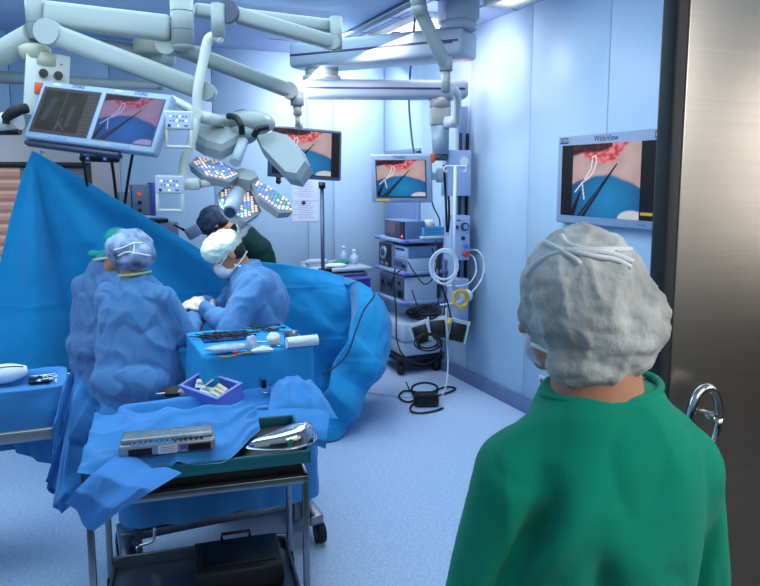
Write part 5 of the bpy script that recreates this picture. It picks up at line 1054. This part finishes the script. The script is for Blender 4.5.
# crumpled cloth heaps on the back table
def heap(pts, w, z0, mat, name, lab, cat, seed, nu=60, nv=36, amp=.03, hgt=.06, tag_=True):
    """free cloth spanned over four world corners with ridged crumple"""
    a, b, c, d = [V(q) for q in pts]
    def fn(u, v):
        p = a.lerp(b, u).lerp(d.lerp(c, u), v); e = min(1, 5 * min(u, 1 - u)) * min(1, 5 * min(v, 1 - v))
        n = amp * (ridge((u * 3, v * 2.2, seed), (1.3, 1.3, 1), seed) * .7 + nz((u * 5, v * 4, seed), (1.2, 1.2, 1), seed + 3) * .6)
        return p + V((0, 0, hgt * math.sin(PI * u) ** .6 * math.sin(PI * v) ** .6 + n * (.35 + .65 * e)))
    mb = MB(); mb.grid(fn, nu, nv); o = obj(name, mb, mat); return tag(o, lab, cat) if tag_ else o
heap([Pz(268, 412, BZ), Pz(338, 420, BZ - .06), Pz(316, 386, BZ), Pz(272, 384, BZ)], 0, 0, DRAPE2, 'crumpled_drape', 'bunched blue drape heaped at the right end of the back table', 'drape', 3, amp=.025, hgt=.085)
# ---- left table
LX0, LX1, LY0, LY1, LZ = -1.25, -.07, 3.34, 3.70, .86
t = thing('side_table', 'blue draped side table with steel front rail at the left edge', 'table', TR(((LX0 + LX1) / 2, (LY0 + LY1) / 2, 0)))
hw, hd = (LX1 - LX0) / 2, (LY1 - LY0) / 2
mb = MB(); mb.grid(table_cloth(hw, hd, LZ, .69, .02, .014, 5, dip=.05, seed=9, r=.05, rim=.06, zbf=lambda x, y: .688 if y < 0 else .45), 220, 50, closed=True); bmesh.ops.remove_doubles(mb.bm, verts=mb.bm.verts[:], dist=1e-5); obj('cloth', mb, DRAPE2, t)
ra, rb = Pz(-60, 446, .675), Pz(57, 432, .675); mb = MB(); mb.beam(ra - V((XF[t].translation.x, XF[t].translation.y, 0)), rb - V((XF[t].translation.x, XF[t].translation.y, 0)), .03, .05, .004); obj('front_rail', mb, M('pale_steel', '#9aa3ab', .4, .8), t)
mb = MB(); mb.box((0, 0, .66), (2 * hw - .12, 2 * hd - .1, .03)); mb.box((-hw + .25, 0, .35), (.06, .06, .6)); mb.box((-hw + .2, 0, .04), (.5, .6, .05), bev=.01); obj('stand', mb, STEELB, t)
def lowdrape(u, v):
    x = lerp_cols([(8, 430, 8, 440), (20, 432, 18, 452), (35, 432, 36, 461), (55, 430, 60, 466), (80, 425, 84, 470)], u); a, b = P(x[0], x[1], 3.16), P(x[2], x[3], 3.2); p = a.lerp(b, v); p += VW * (.03 * nz((u * 3, v, 0), (2, 1, 1)) - .0); return p
mb = MB(); mb.grid(lowdrape, 40, 14); obj('hanging_cloth', mb, DRAPE2, t, True)
c = Pz(8, 381, LZ - .02); t = thing('gauze_roll', 'white gauze roll with a purple line lying on the draped side table', 'gauze roll', TR(c + V((-.02, .03, .03)), .2))
mb = MB(); mb.grid(lambda u, v: V(((v - .5) * .2, (.055 * math.sin(PI * (.15 + .7 * v)) + .004) * math.cos(2 * PI * u), (.042 * math.sin(PI * (.15 + .7 * v)) + .004) * math.sin(2 * PI * u))), 26, 16, closed=True); obj('roll', mb, GAUZE, t)
mb = MB(); mb.tube([V(((v - .5) * .2, -.054 * math.sin(PI * (.15 + .7 * v)) * math.cos(1.0) - .003, .042 * math.sin(PI * (.15 + .7 * v)) * math.sin(1.0) + .004)) for v in [k / 12 for k in range(1, 12)]], .0035, 6); obj('stripe', mb, M('purple_line', '#8a3a78', .6), t, label='purple line')
zi = LZ - .045
mb = MB(); c = Pz(52, 378, zi); mb.box(c + V((0, .0, .008)), (.2, .16, .012), bev=.003); tag(obj('instrument_tray', mb, M('dark_tray', '#16233f', .4, .4)), 'flat dark tray sunk in the top of the draped side table', 'tray')
for k, (x, y, a) in enumerate(((42, 377, 1.2), (57, 378, -.6), (63, 376, -1.0))): forceps(['forceps left in the dark tray on the side table', 'forceps slanting in the middle of the dark tray on the side table', 'forceps at the right of the dark tray on the side table'][k], x, y, a, .75, .2, zi + .02, CHROME, group='forceps in the dark tray')
# crumpled drape bunched between the tables, with a knotted tail
def bunch(u, v):
    c = lerp_cols([(62, 386, 56, 470, 2.98, 2.9), (70, 374, 53, 484, 2.98, 2.86), (77, 366, 60, 488, 3.0, 2.84), (84, 374, 70, 505, 2.99, 2.80), (92, 384, 82, 495, 2.97, 2.80), (101, 396, 100, 486, 2.99, 2.86), (110, 405, 114, 470, 3.02, 2.95), (122, 412, 126, 455, 3.05, 3.02)], u)
    a, b = P(c[0], c[1], c[4]), P(c[2], c[3], c[5]); p = a.lerp(b, v)
    f = .028 * math.sin(u * 17 + 1.4 * v + .8 * nz((u * 4, v * 3, 0), (1, 1, 1))) + .035 * crease((u * 4 + v, v * 1.5, 3), (1.3, 1.0, 1), 2, 2.2) - .02 * crease((u * 5 - v * 2, v * 2, 5), (1.2, 1.0, 1), 7, 2.2)
    return p - VW * (f * sstep(0, .15, v) + .05 * math.sin(PI * u) + .03 * v * (1 - u))
mb = MB(); mb.grid(bunch, 90, 60); o = obj('bunched_drape', mb, DRAPE2); tag(o, 'bunched blue drape hanging with a ragged tail between the side table and the front cart', 'drape')
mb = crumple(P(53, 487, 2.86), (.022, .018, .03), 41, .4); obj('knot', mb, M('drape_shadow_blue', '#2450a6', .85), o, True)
# ================================================================ FRONT CART
FRp, FLp = V((.771, 2.366, 0)), V((-.013, 2.483, 0)); cx_ = (FRp - FLp).normalized(); cy_ = V((-cx_.y, cx_.x, 0)); CW, CD = (FRp - FLp).length, .50
mC = BASIS((FRp + FLp) / 2 + cy_ * CD / 2, cx_, cy_); iC = mC.inverted(); TZ = .66
t = thing('instrument_cart', 'stainless steel cart with open frame and lower tray in the foreground', 'cart', mC)
hw, hd = CW / 2, CD / 2
for sx in (-1, 1):
    for sy in (-1, 1): mb = MB(); mb.box((sx * (hw - .012), sy * (hd - .012), TZ / 2 + .045), (.024, .024, TZ - .09), bev=.003); obj('leg', mb, STEELB, t)
mb = MB()
for sy in (-1, 1): mb.box((0, sy * (hd - .012), TZ), (CW, .024, .03), bev=.003)
for sx in (-1, 1): mb.box((sx * (hw - .012), 0, TZ), (.024, CD, .03), bev=.003)
obj('top_frame', mb, STEELB, t)
mb = MB(); mb.box((0, 0, TZ + .018), (CW - .03, CD - .03, .006)); mb.box((0, -.03, TZ + .038), (CW * .95, .38, .038), bev=.004); obj('top_sheet_shade', mb, M('shadow_black', '#0a0c12', .5), t)  # cart top plus a black filler standing in for shade under the tray
SZ = .13
mb = MB(); mb.box((0, 0, SZ), (CW - .05, CD - .03, .01)); mb.box((0, hd - .015, SZ + .03), (CW - .05, .012, .06), bev=.004)
for sx in (-1, 1): mb.box((sx * (hw - .03), 0, SZ + .02), (.01, CD - .05, .04))
obj('lower_tray', mb, M('tray_steel', '#77818f', .3, .9, nscale=8, namt=.15), t)
mb = MB(); mb.cyl((-hw + .12, hd + .003, SZ + .07), (-hw + .12, hd + .05, SZ + .07), .006); mb.tube([V((-.27, hd + .02, SZ + .075)), V((-.22, hd + .02, SZ + .085)), V((-.205, hd + .02, SZ + .10)), V((-.2, hd + .02, SZ + .15))], .007, 10, 4); obj('hook', mb, CHROME, t)
for sx in (-1, 1):
    for sy in (-1, 1): x, y = sx * (hw - .012), sy * (hd - .012); mb = MB(); mb.cyl((x - .015, y, .045), (x + .015, y, .045), .045, n=24); mb.box((x, y, .085), (.03, .04, .03), bev=.005); obj('caster', mb, RUBBER, t)
t = thing('black_case', 'black open case lying on the lower tray of the front cart', 'case', mC @ Matrix.Translation((.14, .05, SZ + .006)))
mb = MB(); mb.box((0, 0, .05), (.36, .26, .10), bev=.015); obj('shell', mb, M('dark_case', '#17191c', .5), t)
mb = MB(); mb.box((0, 0, .102), (.30, .19, .012), bev=.005); mb.tube([V((-.06, .12, .10)), V((-.06, .12, .125)), V((.06, .12, .125)), V((.06, .12, .10))], .007, 8); obj('lid_recess', mb, BLACK, t)
# teal tray on the cart
TB = TZ + .058
t = thing('tray', 'teal rimmed tray on top of the front cart', 'tray', mC @ Matrix.Translation((0, -.03, TB)))
tw, td, th = CW + .02, .42, .052; mb = MB(); mb.box((0, 0, .006), (tw - .02, td - .02, .012))
for sx, sy, a, b in ((0, -1, tw, .014), (0, 1, tw, .014), (-1, 0, .014, td), (1, 0, .014, td)): mb.box((sx * (tw / 2 - .007), sy * (td / 2 - .007), th / 2), (a, b, th), bev=.005)
obj('rim', mb, TEAL, t)
mb = MB(); mb.box((0, 0, .0145), (tw - .04, td - .04, .004)); obj('liner', mb, BLACK, t)
def CP(x, y, z): return mC @ V((x, y, z))
TT = TB + th
# drape sheet over the tray with the corner hanging down in front
def cartsheet(u, v):
    # u along the cart width, v from back to front
    x = -hw - .02 + u * (CW * .83); yb_ = hd + .0; yf_ = -hd + .004 + .26 * sstep(.78, 1, u) - .006 * math.sin(u * 9); y = yb_ + (yf_ - yb_) * v
    z = TT + .010 + .022 * crease((u * 3 + v, v * 2, 0), (1.5, 1.5, 1), 4, 2.4) + .010 * nz((u * 6, v * 5, 0), (1, 1, 1), 2) + .03 * sstep(.75, 0, v) - .02 * sstep(.9, 1, v)
    return CP(x, y, z)
mb = MB(); mb.grid(cartsheet, 70, 40); o = obj('cart_drape', mb, DRAPE2); tag(o, 'blue drape sheet spread over the teal tray, its corner hanging over the front left', 'drape')
def flap(u, v):
    rows = [(Pz(120, 452, TT + .03), Pz(182, 474, TT + .015)), (Pz(92, 474, TT + .03), Pz(152, 492, TT + .012)), (Pz(76, 490, TT - .01), Pz(120, 511, TT - .05)), (Pz(66, 502, .66), Pz(94, 531, .63))]
    x = min(u * 3, 2.999); i = int(x); f = x - i; a = rows[i][0].lerp(rows[i][1], v); b = rows[i + 1][0].lerp(rows[i + 1][1], v); p = a.lerp(b, f)
    return p - VW * (.008 * math.sin(v * 8 + u * 2) * sstep(.1, .7, u) + .012 * crease((u * 1.2, v * 2.5 - u, 0), (1.2, 1.2, 1), 2)) + V((0, 0, .012 * math.sin(v * 9) * (1 - u)))
mb = MB(); mb.grid(flap, 40, 40); obj('hanging_corner', mb, M('drape_cloth_light', '#4d90da', .85, nscale=4, namt=.08, spec=.2), o, True, label='corner hanging over the cart edge')
# folded drape fall between back table and tray (rounded face)
def fall(u, v):
    c = lerp_cols([(116, 412, 122, 452), (140, 414, 140, 448), (200, 411, 200, 444), (260, 409, 250, 440), (300, 407, 292, 436), (330, 412, 326, 448)], u)
    a, b = P(c[0], c[1], 3.0), P(c[2], c[3], 2.86 - .0 * u); p = a.lerp(b, v); return p - VW * (.06 * math.sin(PI * v) + .018 * nz((u * 6, v * 2, 0), (1, 1, 1), 3) + .012 * ridge((u * 5 + v * 2, v, 0), (1, 1, 1), 6)) + V((0, 0, .012 * nz((u * 5, 0, 0), (1.5, 1, 1))))
mb = MB(); mb.grid(fall, 100, 30); o = obj('table_drape_fold', mb, DRAPE2); tag(o, 'rounded fold of blue drape along the back of the front cart', 'drape')
# silver instrument case
ca, cb_ = Pz(121, 459, TT + .03), Pz(218, 449, TT + .03)
t = thing('instrument_case', 'long clear-lidded silver instrument case with label strip on the cart drape', 'case', BASIS((ca + cb_) / 2 + V((0, .055, .022)), cb_ - ca, V((-(cb_ - ca).y, (cb_ - ca).x, 0))))
Lc = (cb_ - ca).length; mb = MB(); mb.box((0, 0, .0), (Lc, .11, .046), bev=.01); obj('base', mb, M('case_silver', '#9ba6b4', .35, .5), t)
mb = MB(); mb.box((0, .005, .03), (Lc * .96, .095, .022), bev=.008); obj('lid', mb, M('case_lid', '#8d97a0', .15, .2, spec=.9, nscale=40, namt=.2), t)
mb = MB()
for k in range(14): mb.box((-Lc * .36 + k * Lc * .055, -.048, .027), (Lc * .03, .006, .012), Matrix.Rotation(.3 * (-1) ** k, 3, 'Y'))
obj('content', mb, CHROME, t)
for k in (-.28, .33): mb = MB(); mb.box((Lc * k, -.0555, -.004), (Lc * .24, .004, .026), bev=.001); obj('latch', mb, BLACK, t)
mb = MB(); mb.box((0, -.0555, -.002), (Lc * .2, .003, .03)); 
for k in range(3): mb.box((.0, -.0575, .006 - k * .008), (Lc * .15, .001, .003), mi=1)
mb.box((Lc * .165, -.0555, 0), (Lc * .07, .003, .016), mi=2); obj('label_strip', mb, [PAPER, M('print_grey'), M('violet_label', '#5b4a9c', .5)], t)
# kidney dish
c = Pz(283, 443, TT + .005); t = thing('kidney_dish', 'polished steel kidney dish lying upside down on the teal tray', 'dish', BASIS(c, cx_ * 1 + cy_ * .25, cy_) @ Matrix.Scale(1.1, 4))
def kid(u, v):
    a = 2 * PI * u; r = (1, .98, .9, .72, .45, 0)[min(5, int(v * 5.001))]; z = (0, .022, .038, .047, .05, .05)[min(5, int(v * 5.001))]
    x = .125 * math.cos(a) * r; y = (.05 + .02 * x / .125) * math.sin(a) * r - .05 * (1 - (x / .125) ** 2) * .6 + .012; return V((x, y, z * (1.05 + .35 * x / .125)))
mb = MB(); mb.grid(kid, 56, 6, closed=True); bmesh.ops.remove_doubles(mb.bm, verts=mb.bm.verts[:], dist=1e-5); obj('bowl', mb, CHROME, t)
mb = MB(); mb.tube([V((.13 * math.cos(a), (.054 + .022 * math.cos(a)) * math.sin(a) - .05 * (1 - math.cos(a) ** 2) * .6 + .012, .003)) for a in [2 * PI * k / 48 for k in range(49)]], .0035, 6); obj('rolled_edge', mb, CHROME, t)
for k, (x, y, r_) in enumerate(((306, 437, .6), (311, 442, 1.2))): mb = MB(); c = Pz(x, y, TT); mb.box(c + V((0, 0, .012)), (.06, .02, .02), Matrix.Rotation(r_, 3, 'Z'), .004); tag(obj('black_clamp', mb, BLACK), ['small black clamp at the right rim of the kidney dish', 'second black clamp nearer the right corner of the teal tray'][k], 'clamp')
# ================================================================ LIGHT, WORLD, CAMERA
def area(name, loc, target, sx, sy, e, col):
    l = bpy.data.lights.new(name, 'AREA'); l.shape = 'RECTANGLE'; l.size = sx; l.size_y = sy; l.energy = e; l.color = col
    o = bpy.data.objects.new(name, l); COL.objects.link(o); o.location = loc; o.rotation_euler = (V(target) - V(loc)).to_track_quat('-Z', 'Y').to_euler(); return o
area('theatre_fill', (.5, 3.9, 2.93), (.5, 3.9, 0), 3.2, 2.6, 88, (.64, .89, 1))
area('cove_light', (2.0, 5.3, 2.9), (3.12, 5.4, 1.9), .5, 2.2, 52, (.86, .92, 1))
area('cove_light', (2.2, 3.4, 2.9), (3.12, 3.4, 1.6), .5, 1.6, 14, (.7, .85, 1))
area('cove_light', (2.5, 6.15, 2.95), (2.2, 6.8, 1.7), 1.0, .4, 20, (.9, .92, 1))
area('wall_washer', (2.72, 4.6, 3.0), (3.12, 4.6, 2.0), .3, 2.6, 34, (1, .9, .92))
area('theatre_fill', (-1.5, 3.3, 2.9), (-.1, 5.2, 1.2), 1.2, 1.0, 26, (.7, .91, 1))  # added fill aimed at the big drape to brighten its left folds
area('ceiling_fill', (-.6, 5.2, 2.5), (-.6, 5.2, 3.05), 2.5, 1.5, 4, (.66, .88, 1))  # added upward fill that lightens the ceiling, not a fixture
area('corridor_fill', (1.6, -1.0, 2.8), (.9, 1.0, 1.2), 2.0, 1.0, 46, (1, .99, .96))  # added frontal fill from behind the camera for the person in green
area('corridor_fill', (3.0, -.6, 2.9), (4.2, -.6, 2.0), 1.0, 1.6, 120, (1, .98, .95))  # added to brighten the side wall that the steel door mirrors
def spot(name, loc, target, e, ang, col, blend=.4, r=.08):
    l = bpy.data.lights.new(name, 'SPOT'); l.energy = e; l.spot_size = math.radians(ang); l.spot_blend = blend; l.color = col; l.shadow_soft_size = r
    o = bpy.data.objects.new(name, l); COL.objects.link(o); o.location = loc; o.rotation_euler = (V(target) - V(loc)).to_track_quat('-Z', 'Y').to_euler(); return o
lp = P(208, 184, 4.08); spot('surgical_beam', lp, P(220, 275, 4.15), 13, 64, (1, .98, .93))
def point(name, loc, e, col, r=.1):
    l = bpy.data.lights.new(name, 'POINT'); l.energy = e; l.color = col; l.shadow_soft_size = r; o = bpy.data.objects.new(name, l); COL.objects.link(o); o.location = loc
point('pink_light', (2.98, 4.95, 2.62), 1.6, (1, .55, .6)); point('green_light', (2.6, 5.9, 2.9), 1.2, (.5, 1, .7)); point('pink_light', (2.2, 6.5, 2.75), 1.5, (1, .6, .6))
w = bpy.data.worlds.new('World'); bpy.context.scene.world = w; w.use_nodes = True; bg = w.node_tree.nodes['Background']; bg.inputs[0].default_value = (.5, .74, 1, 1); bg.inputs[1].default_value = .42
cam = bpy.data.cameras.new('Camera'); cam.sensor_width = 36; cam.lens = 36 * FOC / 760; cam.shift_y = -(293 - PY0) / 760; cam.clip_start = .05
co = bpy.data.objects.new('Camera', cam); COL.objects.link(co); co.location = EYE; co.rotation_euler = (PI / 2 - PIT, 0, -YAW)
sc = bpy.context.scene; sc.camera = co
sc.view_settings.view_transform = 'Standard'; sc.view_settings.look = 'None'; sc.view_settings.exposure = -.14; sc.view_settings.gamma = 1
